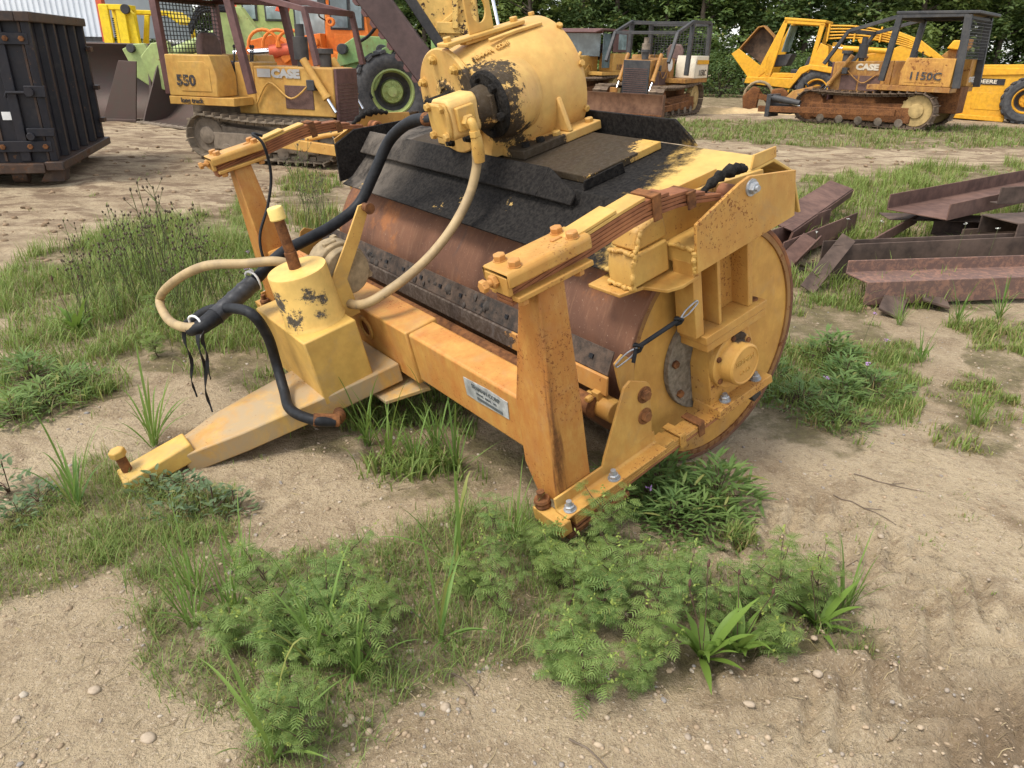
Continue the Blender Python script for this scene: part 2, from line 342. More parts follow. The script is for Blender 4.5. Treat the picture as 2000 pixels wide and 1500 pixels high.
# hood: tan paint under a coat of black oil and dirt, clean at the right-hand end
t = NT('oily_hood'); o_ = t.obj(); sp = t.n('SeparateXYZ', None, _0=o_)
hi = t.noise(o_, 55, 5, .7); md = t.noise(o_, 8, 6, .75); wd = t.noise(o_, 2.2, 4, .6)
base = t.mix(t.mapr(t.noise(o_, 11, 5, .6), .3, .7), scl(TAN, .9), scl(TAN, 1.1))
base = t.mix(t.math('MULTIPLY', t.mapr(t.noise(o_, 4, 5, .7), .5, .75), .4), base, (.42, .3, .15))
e = t.math('ADD', t.math('ADD', sp.outputs[1], t.math('MULTIPLY', sp.outputs[0], .35)), t.math('MULTIPLY', t.math('SUBTRACT', md, .5), .55))
g = t.mapr(e, -1.18, -1.02)
chips = t.math('MULTIPLY', t.mapr(t.math('ADD', t.math('MULTIPLY', md, .5), t.math('MULTIPLY', wd, .5)), .60, .625), t.mapr(sp.outputs[2], 1.2, 1.29, 1, 0))
g = t.math('MULTIPLY', g, t.math('SUBTRACT', 1., t.math('MULTIPLY', chips, .85)))
top = t.math('MULTIPLY', t.mapr(sp.outputs[1], .45, .95), t.mapr(t.noise(o_, 3, 5, .7), .35, .6))
blk = t.mix(t.mapr(hi, .35, .65), (.011, .010, .0095), (.027, .024, .021)); blk = t.mix(t.math('MULTIPLY', top, .8), blk, (.15, .125, .10))
t.bsdf(t.mix(g, base, blk), t.mapr(g, 0, 1, .5, .7), 0, t.bump(t.math('ADD', t.math('MULTIPLY', hi, 1.), md), t.mapr(g, 0, 1, .15, .45), .010), t.mapr(g, 0, 1, .3, .05)); m_hood = t.m

# ------------------------------------------------------------------ the towed roller
AZ, TH = radians(37.481), radians(14.483)
Wd = V((-sin(AZ), cos(AZ), 0)); Fh = V((-cos(AZ), -sin(AZ), 0)); Zu = V((0, 0, 1))
Fd = Fh * cos(TH) - Zu * sin(TH); Ud = Zu * cos(TH) + Fh * sin(TH)
C0 = V((.934, 3.190, .576)); OFF = V((0, -1.41, .576))
base = C0 + Wd * 1.41 - Ud * .576
roller = bpy.data.objects.new('towed_roller', None); COL.objects.link(roller)
roller.matrix_world = Matrix(((Fd.x, Wd.x, Ud.x, base.x), (Fd.y, Wd.y, Ud.y, base.y), (Fd.z, Wd.z, Ud.z, base.z), (0, 0, 0, 1)))
tag(roller, 'rusty tan towed vibratory roller with wide brown drum and black oily hood', 'roller')
def rp(mb, name, mat, bevel=.003, parent=None, smooth=35):
    return mb.shift(OFF).build(name, mat, parent or roller, bevel, smooth)
def mir(w): return 2.82 - w
DW = 2.76; R = .576
d = MB().cyl((0, 0, 0), (0, DW, 0), R, n=128, inner=R - .022); drum = rp(d, 'drum', m_drum, .004)
m_rim = paint('disk_rim', (.30, .17, .06), .8, tint=.9, tintcol=(.2, .085, .03), spk=30, dirt=.5, dirtcol=(.12, .08, .05))
def ring_part(w0, w1, r0, r1, name, mat, parent): return rp(MB().cyl((0, w0, 0), (0, w1, 0), r1, n=128, inner=r0), name, mat, .002, parent)
for w, s in ((.012, 1), (DW - .012, -1)):
    dk = rp(MB().cyl((0, w, 0), (0, w + s * .02, 0), R - .022, n=96), 'end_disk', m_disk, 0)
    ring_part(w - s * .010, w + s * .012, R - .046, R - .019, 'rim_ring', m_rim, dk)
    hp = rp(MB().cyl((.09, w, -.0), (.09, w - s * .03, -.0), .25, n=40), 'hub_plate', m_mud, .004, dk)
    for k in range(8):
        q = V((.09 + .215 * cos(k * pi / 4 + .3), w - s * .03, .215 * sin(k * pi / 4 + .3))); rp(MB().hexbolt(q, (0, -s, 0), .019, .017), 'hub_bolt', m_rust, 0, hp)
def side_assembly(right):
    Y = (lambda w: w) if right else mir
    s = 1 if right else -1
    def rpY(mb, *a, **k):
        if not right: mb.v = [(x, mir(y), z) for x, y, z in mb.v]; mb.f = [f[::-1] for f in mb.f]
        return rp(mb, *a, **k)
    # bearing housing
    h = MB().prism([(.20, -.19), (.20, .02), (.155, .148), (-.06, .148), (-.10, .02), (-.10, -.19)], 'y', -.125, -.015)
    bh = rpY(h, 'bearing_housing', m_mud if False else m_disk, .006)
    rpY(MB().prism([(.215, -.212), (.205, -.168), (-.155, -.168), (-.165, -.212)], 'y', -.185, -.03), 'bearing_foot', m_tan_r, .004, bh)
    rpY(MB().lathe([(.128, 0), (.130, .006), (.130, .026), (.124, .032), (.10, .033), (.097, .04), (.095, .09), (.088, .098), (.084, .0985), (.080, .094), (0, .094)], (.072, -.122, .018), (0, -1, 0), 48), 'bearing_cap', paint('cap_paint' + str(s), (.58, .335, .085), .1, tint=.25, spk=60, stains=[((.03, -1.56 if right else 1.56, .70), .05)]), 0, bh)
    if right:
        lettering('SEAMAN', .032, m_tan, bh, V((.072, -.2165, .043)) + OFF, (-1, 0, 0), (0, 0, 1), .003)
        lettering('63 63', .03, m_tan, bh, V((.072, -.2165, -.012)) + OFF, (-1, 0, 0), (0, 0, 1), .003)
    for k in range(6):
        an = k * pi / 3 + .5; q = V((.072 + .113 * cos(an), -.152, .018 + .113 * sin(an))); rpY(MB().hexbolt(q, (0, -1, 0), .013, .012), 'cap_bolt', m_rust, 0, bh)
    for a in (.129, -.085):
        rpY(MB().cyl((a, -.148, -.168), (a, -.148, -.163), .026, n=20).hexbolt((a, -.148, -.163), (0, 0, 1), .020, .02).cyl((a, -.148, -.145), (a, -.148, -.13), .011, n=12), 'foot_bolt', m_zinc, 0, bh)
    rpY(MB().prism([(-.09, -.212), (-.02, -.212), (-.05, -.27), (-.10, -.25)], 'y', -.17, -.06), 'spring_seat', m_black, .004, bh)
    # column between bearing and side plate
    rpY(MB().bx(-.135, .25, -.165, -.02, .150, .186), 'column_base_plate', m_tan_r, .003)
    rpY(MB().bx(-.14, .255, -.168, -.02, .188, .226), 'column_foot', m_tan_r, .003)
    cl = rpY(MB().bx(-.08, .245, -.055, -.040, .226, .57), 'column_web', m_tan_r, .002)
    for a, th in ((.262, .05), (.134, .018), (-.062, .03)):
        rpY(MB().bx(a - th / 2, a + th / 2, -.142, -.038, .227, .57), 'column_rib', m_tan_r, .003, cl)
    rpY(MB().hexbolt((-.11, -.12, .226), (0, 0, 1), .02, .006, 16), 'base_bolt', m_rust, 0, cl)
    # big side plate and brackets that carry the spring eye
    pl = rpY(MB().prism([(.292, .536), (-.317, .547), (-.32, .742), (-.25, .760), (-.028, .815), (.03, .807), (.286, .735)], 'y', -.172, -.158), 'side_plate', m_tan_r, .002)
    rpY(MB().cyl((-.033, -.172, .769), (-.033, -.178, .769), .034, n=24).hexbolt((-.033, -.178, .769), (0, -1, 0), .024, .02).cyl((-.033, -.19, .769), (-.033, -.208, .769), .012, n=12), 'eye_bolt', m_zinc, 0, pl)
    mk = m_tan if right else m_grease
    rpY(MB().prism([(.40, .50), (-.33, .50), (-.33, .72), (.2, .79), (.36, .74)], 'y', -.008, .012), 'inner_cheek', mk, .003)
    rpY(MB().bx(-.30, .27, -.157, -.008, .545, .555), 'bracket_floor', m_tan, .003)
    rpY(MB().prism([(.29, .625), (.05, .625), (.05, .635), (.29, .635)], 'y', -.157, -.008), 'bracket_shelf', m_tan, .002)
    rpY(MB().bx(.272, .286, -.157, -.002, .556, .622), 'bracket_front', m_tan, .002)
    if right:
        rpY(MB().prism([(.50, .523), (.50, .60), (.485, .655), (.30, .655), (.30, .523)], 'y', -.035, .105), 'corner_block', mk, .008)
        rpY(MB().prism([(.46, .657), (.44, .74), (.30, .77), (.28, .657)], 'y', -.02, .12), 'corner_block', mk, .012)
        fl = rpY(MB().prism([(.26, -.15), (.36, -.155), (.42, -.13), (.45, -.03), (.55, .0), (.55, .18), (.26, .18)], 'z', .497, .512), 'corner_flange', m_tan_r if right else m_grease, .003)
        wb = MB()
        for path in ([(.44, -.035, .74), (.47, -.037, .68), (.485, -.038, .655), (.502, -.038, .60), (.503, -.036, .525)], [(.503, .10, .525), (.503, .03, .522), (.503, -.036, .523)], [(.488, .10, .658), (.486, .03, .662), (.484, -.036, .658)], [(.29, -.158, .54), (.295, -.158, .58), (.292, -.158, .625)], [(.285, -.15, .628), (.29, -.08, .632), (.288, -.01, .63)]):
            pp = spline(path, 10); wb.tube([q + V((rnd.uniform(-.004, .004), rnd.uniform(-.004, .004), rnd.uniform(-.004, .004))) for q in pp], [rnd.uniform(.007, .012) for q in pp], 7)
        rpY(wb, 'weld_bead', mk, 0, fl, smooth=80)
    rpY(MB().tube(spline([(.16, -.09, .80), (.06, -.10, .835), (-.04, -.10, .83), (-.12, -.08, .80)], 5), [.006, .014, .012, .022, .016, .026, .014, .024, .03, .016, .026, .012, .022, .01, .016, .005], 7), 'grease_lump', m_grease, 0, pl, smooth=80)
    # upper leaf spring: six leaves, each shorter than the one under it
    def arc(a): 
        xs_ = [(1.14, .850), (.95, .872), (.80, .884), (.64, .901), (.487, .912), (.3, .893), (.14, .852), (.0, .806)]
        for (a1, b1), (a0, b0) in zip(xs_, xs_[1:]):
            if a >= a0: return b0 + (b1 - b0) * (a - a0) / (a1 - a0)
        return xs_[-1][1]
    sp_ = rpY(MB().strip([(1.13 - i * .113, -.095, arc(1.13 - i * .113) - .075) for i in range(11)], .085, .0125, (0, 1, 0)), 'spring_leaf', m_leaf_spring, .002)
    for k, end in enumerate((.10, .19, .28, .38, .50)):
        pts = [(1.13 - (1.13 - end) * i / 10, -.095, arc(1.13 - (1.13 - end) * i / 10) - .0605 + k * .0145) for i in range(11)]
        rpY(MB().strip(pts, .085, .0125, (0, 1, 0)), 'spring_leaf', m_leaf_spring if k < 4 else m_tan, .002)
    rpY(MB().strip([(1.13 - (1.13 - .64) * i / 8, -.095, arc(1.13 - (1.13 - .64) * i / 8) + .0125) for i in range(9)], .085, .012, (0, 1, 0)), 'spring_leaf', m_tan, .002)
    rpY(MB().cyl((-.005, -.14, .742), (-.005, -.05, .742), .036, n=20, inner=.02), 'spring_eye', m_leaf_spring, .002)
    for a, hh, dz in ((.455, .088, -.008), (.275, .058, -.038)):
        t0 = arc(a) + dz
        rpY(MB().bx(a - .022, a + .022, -.150, -.040, t0, t0 + .009).bx(a - .020, a + .020, -.150, -.141, t0 - hh, t0 + .001).bx(a - .020, a + .020, -.049, -.040, t0 - hh, t0 + .001), 'spring_clip', m_rust, .002)
    # front post, clamp and bolts
    ot, it, ob, ib = -.15, -.045, -.15, .085
    rg = [(1.108, .938, -.01, -.112), (1.10, .936, .05, .0), (1.075, .925, .065, .268), (1.03, .915, it, .79)]
    vs_ = [q for a1, a0, yi, z in rg for q in ((a1, ob, z), (a0, ob, z), (a0, yi, z), (a1, yi, z))]
    po = MB().add(vs_, [(3, 2, 1, 0), (12, 13, 14, 15)] + [(4 * j + i, 4 * j + (i + 1) % 4, 4 * j + 4 + (i + 1) % 4, 4 * j + 4 + i) for j in range(3) for i in range(4)])
    post = rpY(po, 'front_post', m_post, .006)
    rpY(MB().bx(.80, 1.125, -.175, -.02, .788, .808), 'clamp_base', m_tan_r, .004)
    ty = arc(.95) + .02
    cl2 = rpY(MB().prism([(-.168, .845), (-.168, ty - .008), (-.158, ty + .006), (-.032, ty + .006), (-.022, ty - .008), (-.022, .845), (-.034, .845), (-.034, ty - .007), (-.156, ty - .007), (-.156, .845)], 'x', .79, 1.145).xform(Matrix.Translation((0, 0, 0)) @ Matrix.Shear('XZ', 4, (0, 0))), 'clamp_channel', m_tan_r, .006)
    rpY(MB().bx(1.128, 1.146, -.155, -.035, .815, ty - .012), 'clamp_nose', m_tan_r, .003, cl2)
    for a in (.845, 1.09):
        for w in (-.135, -.055):
            rpY(MB().cyl((a, w, ty + .006), (a, w, ty + .009), .024, n=20).hexbolt((a, w, ty + .009), (0, 0, 1), .022, .02), 'clamp_bolt', m_bolt, 0, cl2)
            rpY(MB().hexbolt((a, w - (.008 if w < -.1 else -.008), .788), (0, 0, -1), .02, .024), 'clamp_nut', m_bolt, 0, cl2)
    rpY(MB().cyl((1.146, -.095, .86), (1.20, -.095, .86), .012, n=12).hexbolt((1.15, -.095, .86), (1, 0, 0), .024, .016).hexbolt((1.186, -.095, .86), (1, 0, 0), .022, .02), 'nose_bolt', m_bolt, 0, cl2)
    rpY(MB().bx(.862, .905, -.105, -.088, ty + .004, ty + .012), 'leaf_stop', m_bolt, .003, cl2)
    # lower spring and its angle clamp
    def low(a, k): u = (1.1 - a); return (a, -.185 + .075 * u, -.176 - .058 * u + .010 * sin(pi * min(1, max(0, u))) + k * .0125)
    for k in range(5):
        e0 = (.02, .16, .30, .42, .5)[k]
        rpY(MB().strip([low(1.10 - (1.10 - e0) * i / 8, k) for i in range(9)], .085, .0108, (0, 1, 0)), 'lower_spring_leaf', m_tan_r if k else m_leaf_spring, .002)
    for a, kk in ((.45, 4), (.32, 3)):
        c_ = V(low(a, kk)); rpY(MB().bx(c_.x - .02, c_.x + .02, c_.y - .05, c_.y + .05, c_.z + .003, c_.z + .012).bx(c_.x - .018, c_.x + .018, c_.y - .052, c_.y - .044, c_.z - .06, c_.z + .006), 'lower_clip', m_tan_r if a > .4 else m_rust, .002)
    an = rpY(MB().prism([(-.228, -.122), (-.228, -.112), (-.172, -.112), (-.164, -.104), (-.164, -.055), (-.153, -.055), (-.153, -.122)], 'x', .59, 1.135), 'lower_angle', m_tan_r, .003)
    rpY(MB().bx(.82, 1.15, -.232, -.14, -.212, -.188), 'lower_clamp_bar', m_rust, .004)
    rpY(MB().bx(1.125, 1.178, -.232, -.06, -.185, -.123), 'lower_clamp_end', m_tan_r, .004)
    for a in (1.095, .86):
        rpY(MB().cyl((a, -.196, -.112), (a, -.196, -.108), .026, n=18).hexbolt((a, -.196, -.108), (0, 0, 1), .021, .018).cyl((a, -.196, -.092), (a, -.196, -.070), .013, .011, n=14), 'angle_bolt', m_zinc, 0, an)
    rpY(MB().lathe([(.03, 0), (.034, .01), (.03, .02), (.034, .03), (.03, .04), (.016, .042), (.016, .075), (0, .08)], (1.145, -.09, -.123), (0, 0, 1), 16), 'rusty_stud', m_rust, 0, an)
    gs = rpY(MB().prism([(.885, -.056), (.87, -.02), (.725, .236), (.69, .25), (.605, .20), (.592, .18), (.605, -.056)], 'y', -.166, -.154), 'gusset_plate', m_tan_r, .002)
    for a, b in ((.628, .152), (.637, .052)):
        rpY(MB().cyl((a, -.166, b), (a, -.171, b), .036, n=24).hexbolt((a, -.171, b), (0, -1, 0), .024, .018), 'gusset_bolt', m_rust, 0, gs)
    return rpY
rpR = side_assembly(True)
rpL = side_assembly(False)
# scraper across the front of the drum
blade = rp(MB().hexa([(.615, -.01, .285), (.621, -.01, .290), (.672, -.01, .200), (.664, -.01, .196)], [(.615, DW, .285), (.621, DW, .290), (.672, DW, .200), (.664, DW, .196)]), 'scraper_blade', plain('scraper_steel', (.055, .047, .04), .8, .1, .5, 25, .6, .3, (.12, .08, .055), .01), .002)
for k in range(14):
    w = .10 + k * .196; rp(MB().bx(-.009, .009, -.011, .011, -.004, .0045).xform(Matrix.Translation((.649, w, .2465)) @ Matrix.Rotation(radians(59), 4, 'Y')), 'blade_slot', m_hoseb, 0, blade)
rp(MB().hexa([(.672, -.02, .200), (.684, -.02, .197), (.70, -.02, .118), (.688, -.02, .118)], [(.672, DW, .200), (.684, DW, .197), (.70, DW, .118), (.688, DW, .118)]), 'scraper_bar', paint('scraper_bar', (.50, .28, .08), .5, tint=.7, spk=40, stains=[((.68, 1.0, .74), .75), ((.68, .2, .74), .6), ((.68, -.45, .75), .35)], stcol=(.05, .042, .036)), .003)
rp(MB().tube([(.74, .02, .07), (.74, DW - .02, .07)], .045, 16), 'scraper_shaft', m_rust, 0)
rp(MB().hexa([(.80, .1, .04), (.81, .1, .05), (.72, .1, .0), (.71, .1, -.01)], [(.80, DW, .04), (.81, DW, .05), (.72, DW, .0), (.71, DW, -.01)]), 'lower_scraper', m_black, .002)
mud = MB()
for k in range(45):
    w = rnd.triangular(.5, 2.7, 1.35) if k % 3 else rnd.uniform(.3, 2.7); s = rnd.uniform(.004, .026) * rnd.random() ** .5; t_ = rnd.random() ** .7
    c_ = V((.62 + .05 * t_ + .004, w, .294 - .09 * t_)); mud.lathe([(s * 1.5, -s * .3), (s * rnd.uniform(.7, 1.3), s * .15), (s * .5, s * rnd.uniform(.2, .45)), (0, s * .4)], c_, (rnd.uniform(.7, 1), rnd.uniform(-.5, .5), .6), 5)
o = rp(mud, 'mud_clods', plain('dried_mud', (.06, .05, .042), .95, 0, .4, 30, .5, .1), 0, blade, smooth=60); o['kind'] = 'stuff'
# scraper end tab, pivot boss and the rubber tie strap
rp(MB().prism([(.655, .262), (.61, .285), (.55, .225), (.56, .12), (.63, .075), (.645, .15)], 'y', -.045, -.035), 'scraper_tab', m_tan_r, .002)
rp(MB().cyl((.69, -.062, .05), (.69, .10, .05), .05, n=24).bx(.66, .72, .01, .05, .09, .13).hexbolt((.735, .03, .115), (1, 0, 0), .016, .03), 'pivot_boss', m_tan_r, .004)
sa, sb = V((.60, -.095, .315)), V((.30, -.15, .375))
rp(MB().tube([sa.lerp(sb, .12), sa.lerp(sb, .74)], .0095, 10), 'tie_strap', m_hoseb, 0)
kn = MB()
for q, r_ in ((sa.lerp(sb, .08), .02), (sa.lerp(sb, .74), .015)):
    kn = MB()
    kn.tube([q + V((.0, .012 * cos(i * pi / 4), .0)) + (sb - sa).normalized().cross(V((0, 1, 0))) * r_ * sin(i * pi / 4) + (sb - sa).normalized() * .012 * cos(i * pi / 4 * 2) for i in range(9)], .0075, 8)
    rp(kn, 'strap_knot', m_hoseb, 0, smooth=80)
rp(MB().tube([sa.lerp(sb, .06), sa.lerp(sb, -.03) + V((0, -.01, -.045))], .008, 8), 'strap_end', m_hoseb, 0, smooth=80)
def hook(p, q): 
    p, q = V(p), V(q); d_ = (q - p); u = V((0, 0, 1)); n_ = d_.cross(u).normalized().cross(d_).normalized()
    return spline([p, p + d_ * .4 + n_ * .012, q + n_ * .008, q + d_.normalized() * .008, q - n_ * .008, p + d_ * .4 - n_ * .012, p], 5)
rp(MB().tube(hook(sa.lerp(sb, .08), (.645, -.05, .255)), .0035, 6), 'wire_hook', m_zinc, 0)
rp(MB().tube(hook(sa.lerp(sb, .78), (.285, -.15, .40)), .0035, 6), 'wire_hook', m_zinc, 0)

# hood over the drum
prof = [(.475, .548), (.392, .572), (.245, .672), (.205, .720), (-.46, .720), (-.60, .62), (-.66, .40), (-.645, .40), (-.588, .612), (-.452, .706), (.198, .706), (.237, .660), (.386, .560), (.468, .536)]
hd = rp(MB().prism(prof, 'y', .03, 2.60), 'hood', m_hood, .004)
rp(MB().hexa([(.395, .0, .578), (.475, .0, .550), (.468, .0, .538), (.388, .0, .566)], [(.395, .028, .578), (.475, .028, .550), (.468, .028, .538), (.388, .028, .566)]), 'hood_end_lip', m_tan, .002, hd)
rp(MB().hexa([(.165, .80, .780), (.180, .80, .792), (.290, .80, .690), (.278, .80, .678)], [(.165, 2.62, .780), (.180, 2.62, .792), (.290, 2.62, .690), (.278, 2.62, .678)]).hexa([(.165, .80, .780), (.180, .80, .792), (.290, .80, .690), (.278, .80, .678)], [(.245, .545, .722), (.255, .545, .730), (.282, .56, .680), (.27, .56, .674)]), 'hood_front_lip', m_hood, .006, hd)
pt = rp(MB().hexa([(.13, .60, .722), (.13, 2.22, .722), (-.38, 2.22, .722), (-.38, .62, .722)], [(.13, .60, .758), (.13, 2.22, .758), (-.38, 2.22, .758), (-.38, .62, .758)]), 'mounting_plate', paint('mount_plate', TAN, .1, stains=[((.0, -.3, 1.335), .5), ((-.2, -.25, 1.335), .45), ((0, .3, 1.335), .5), ((-.1, .7, 1.335), .5), ((.05, -.66, 1.335), .2), ((-.1, -.66, 1.335), .17), ((.15, -.4, 1.335), .3)], stcol=(.014, .0125, .0115), bump=.5), .004, hd)
rp(MB().prism([(.20, .722), (.19, .765), (-.05, .772), (-.06, .722)], 'y', .548, .556), 'plate_stop', m_hood, .002, hd)
rp(MB().prism([(.47, .722), (.50, .76), (.60, .84), (2.4, .84), (2.4, .722)], 'x', -.475, -.46), 'rear_fin', m_hood, .003, hd)
rp(MB().prism([(.10, .722), (.08, .77), (-.16, .765), (-.17, .722)], 'y', .10, .108), 'hood_gusset', m_tan, .002, hd)
rp(MB().prism([(-.30, .722), (-.32, .78), (-.47, .77), (-.47, .722)], 'y', .03, .04), 'hood_end_plate', m_tan, .002, hd)

# gear case on top, with hydraulic motor
sY = -1.41
m_case = paint('case_paint', (.58, .37, .112), .22, tint=.22, tintcol=(.48, .2, .06), spk=50, dirt=.12, bump=.35, lump=.5,
   stains=[((.17, 1.22 + sY, 1.09 + .576), .178), ((.15, 1.16 + sY, .95 + .576), .12), ((.22, 1.50 + sY, 1.02 + .576), .13), ((.22, 1.74 + sY, 1.0 + .576), .07), ((.05, 1.14 + sY, .79 + .576), .13), ((-.10, 1.12 + sY, .775 + .576), .09), ((.10, 1.08 + sY, .90 + .576), .07)])
cw, cb, cr = 1.51, .985, .345
body = MB(); n = 56
secs = [(.17, .275, 0, .0), (.165, .29, 0, .0), (.05, .315, .02, .0), (-.12, .338, .03, .0), (-.40, .345, .03, 0), (-.43, .34, .03, 0), (-.445, .31, 0, 0)]
vs = []; fs = []
for a, r, k, _ in secs:
    for i in range(n):
        an = 2 * pi * i / n; y_, z_ = cos(an) * r, sin(an) * r
        z_ = max(z_, -.215); 
        if z_ < -.12: y_ = (1 if y_ > 0 else -1) * max(abs(y_), r * .78)
        vs.append((a, cw + y_, cb + .0 + z_))
for j in range(len(secs) - 1): fs += [(j * n + i, (j + 1) * n + i, (j + 1) * n + (i + 1) % n, j * n + (i + 1) % n) for i in range(n)]
fs += [tuple(range(n)), tuple(range((len(secs) - 1) * n, len(secs) * n))[::-1]]
case = rp(body.add(vs, fs), 'gear_case', m_case, 0, smooth=50)
ck = MB(); vs = []; fs = []; n2 = 32        # cheek that carries the motor
for a, r, yc in ((.165, .160, 1.225), (.155, .168, 1.225), (.06, .185, 1.255), (-.08, .19, 1.32), (-.26, .15, 1.42)):
    vs += [(a, yc + cos(2 * pi * i / n2) * r, 1.045 - (.165 - a) * .06 + sin(2 * pi * i / n2) * r) for i in range(n2)]
for j in range(4): fs += [(j * n2 + i, (j + 1) * n2 + i, (j + 1) * n2 + (i + 1) % n2, j * n2 + (i + 1) % n2) for i in range(n2)]
fs += [tuple(range(n2)), tuple(range(4 * n2, 5 * n2))[::-1]]
rp(ck.add(vs, fs), 'motor_cheek', m_case, 0, case, smooth=50)
rp(MB().bx(-.44, .10, 1.10, 1.92, .759, .806), 'case_foot', m_case, .006, case)
rp(MB().prism([(1.10, .806), (1.30, .806), (1.20, .95), (1.165, .98)], 'x', -.245, -.215), 'foot_rib', m_case, .008, case)
for a, w in ((-.39, 1.14), (-.16, 1.14), (.04, 1.15), (-.05, 1.14)): rp(MB().hexbolt((a, w, .806), (0, 0, 1), .024, .022), 'foot_bolt', m_tan if a < -.1 else m_grease, 0, case)
cov = rp(MB().lathe([(.26, 0), (.265, .004), (.265, .022), (.258, .028), (.11, .028), (.105, .032), (.10, .034), (.072, .030), (.07, .022), (0, .022)], (.17, 1.545, 1.045), (1, 0, 0), 56), 'case_cover', m_case, 0, case)
for k in range(7):
    an = .45 + k * 2 * pi / 7; q = V((.198, 1.545 + .215 * cos(an), 1.045 + .215 * sin(an)))
    rp(MB().cyl(q, q + V((.006, 0, 0)), .026, n=18).hexbolt(q + V((.006, 0, 0)), (1, 0, 0), .022, .02).cyl(q + V((.024, 0, 0)), q + V((.036, 0, 0)), .014, n=12), 'cover_bolt', m_tan if sin(an) > -.2 else m_grease, 0, cov)
rp(MB().cyl((.19, 1.52, 1.055), (.335, 1.52, 1.055), .046, n=32).cyl((.335, 1.52, 1.055), (.338, 1.52, 1.055), .042, .014, n=32), 'drive_shaft', m_grease, .003, cov)
fl = rp(MB().lathe([(.155, 0), (.16, .004), (.16, .022), (.15, .03), (.10, .032)], (.166, 1.205, 1.05), (1, 0, 0), 48), 'motor_flange', m_grease, 0, case)
for k in range(6):
    an = .3 + k * pi / 3; q = V((.196, 1.205 + .132 * cos(an), 1.05 + .132 * sin(an))); rp(MB().hexbolt(q, (1, 0, 0), .021, .026), 'flange_bolt', m_grease, 0, fl)
mo = MB().prism([(1.125, .985), (1.15, .96), (1.26, .96), (1.285, .985), (1.285, 1.125), (1.26, 1.15), (1.15, 1.15), (1.125, 1.125)], 'x', .29, .455).shift((0, 0, 0))
motor = rp(mo, 'hydraulic_motor', paint('motor_paint', (.66, .43, .15), .05, tint=.08, spk=60, stains=[((.20, 1.2 + sY, 1.72), .09)]), .012, case)
rp(MB().cyl((.20, 1.205, 1.05), (.30, 1.205, 1.05), .105, .085, n=28).bx(.205, .235, 1.10, 1.31, .985, 1.115), 'motor_neck', m_case, .006, motor)
rp(MB().prism([(1.135, .975), (1.275, .975), (1.29, 1.02), (1.29, 1.09), (1.275, 1.135), (1.135, 1.135), (1.12, 1.09), (1.12, 1.02)], 'x', .456, .478), 'motor_end_cap', m_tan, .010, motor)
for w, b in ((1.15, .99), (1.265, .99), (1.15, 1.12), (1.265, 1.12)): rp(MB().cyl((.478, w, b), (.482, w, b), .021, n=18).hexbolt((.482, w, b), (1, 0, 0), .018, .016), 'motor_bolt', m_tan, 0, motor)
rp(MB().bx(.33, .43, 1.10, 1.126, 1.00, 1.11), 'motor_port', m_tan, .006, motor)
rp(MB().hexbolt((.385, 1.10, 1.04), (0, -1, 0), .034, .03).tube(spline([(.385, 1.085, 1.04), (.385, 1.06, 1.035), (.383, 1.055, 1.0), (.38, 1.06, .965)], 5), .021, 14).hexbolt((.385, 1.056, 1.0), (0, 0, -1), .029, .03), 'hose_elbow', m_tan, 0, motor)
# lettering cast into the case, lifting bar with eye
for i, ch in enumerate('SEAMAN CORP'):
    if ch == ' ': continue
    an = radians(142); a_ = .125 - i * .021
    y_, z_ = cw + cos(an) * -(.332), cb
    an2 = radians(180 - 57); r_ = .306 + (.125 - a_) * .15
    p_ = V((a_, cw + cos(an2) * r_, cb + sin(an2) * r_)); nrm = V((.1, cos(an2), sin(an2))).normalized()
    lettering(ch, .036, m_case, case, p_ + OFF + nrm * .004, (-1, 0, 0), V((0, 0, 1)) - nrm * nrm.z, .004, .001)
rp(MB().bx(-.27, .22, 1.40, 1.50, 1.318, 1.338).bx(-.20, .10, 1.42, 1.48, 1.30, 1.318), 'lift_bar', m_tan, .005, case)
eye = MB(); pts = [(-.075, 1.338), (-.075, 1.50), (-.055, 1.53), (.055, 1.53), (.075, 1.50), (.075, 1.338)]
k = 20; hole = [(.0 + .045 * cos(2 * pi * i / k), 1.44 + .062 * sin(2 * pi * i / k)) for i in range(k)]
outr = []
for i in range(k):
    an = 2 * pi * i / k; dx, dz = cos(an), sin(an); sc = min(.075 / abs(dx) if abs(dx) > 1e-6 else 9, (.102 if dz < 0 else .09) / abs(dz) if abs(dz) > 1e-6 else 9); outr.append((dx * sc, 1.44 + dz * sc))
vs = [(x, y, z) for y in (1.443, 1.457) for x, z in hole + outr]
fs = []
for i in range(k):
    j = (i + 1) % k; fs += [(i, j, k + j, k + i), (2 * k + i, 3 * k + i, 3 * k + j, 2 * k + j), (i, 2 * k + i, 2 * k + j, j), (k + i, k + j, 3 * k + j, 3 * k + i)]
rp(eye.add(vs, fs).shift((-.025, 0, 0)), 'lift_eye', m_tan, .002, case)
for a in (-.235, .185): rp(MB().hexbolt((a, 1.45, 1.338), (0, 0, 1), .022, .022), 'lift_bolt', m_tan, 0, case)
rp(MB().strip([(.0, 1.36, 1.300), (-.16, 1.36, 1.306), (-.34, 1.36, 1.305)], .02, .016, (0, 1, .3)), 'case_ridge', m_case, .003, case)
for k in range(5):
    an = radians(-20 + k * 38); rp(MB().hexbolt((-.42, cw - cos(an) * .345, cb + sin(an) * .345), (0, -cos(an), sin(an)), .018, .016), 'rear_bolt', m_tan, 0, case)

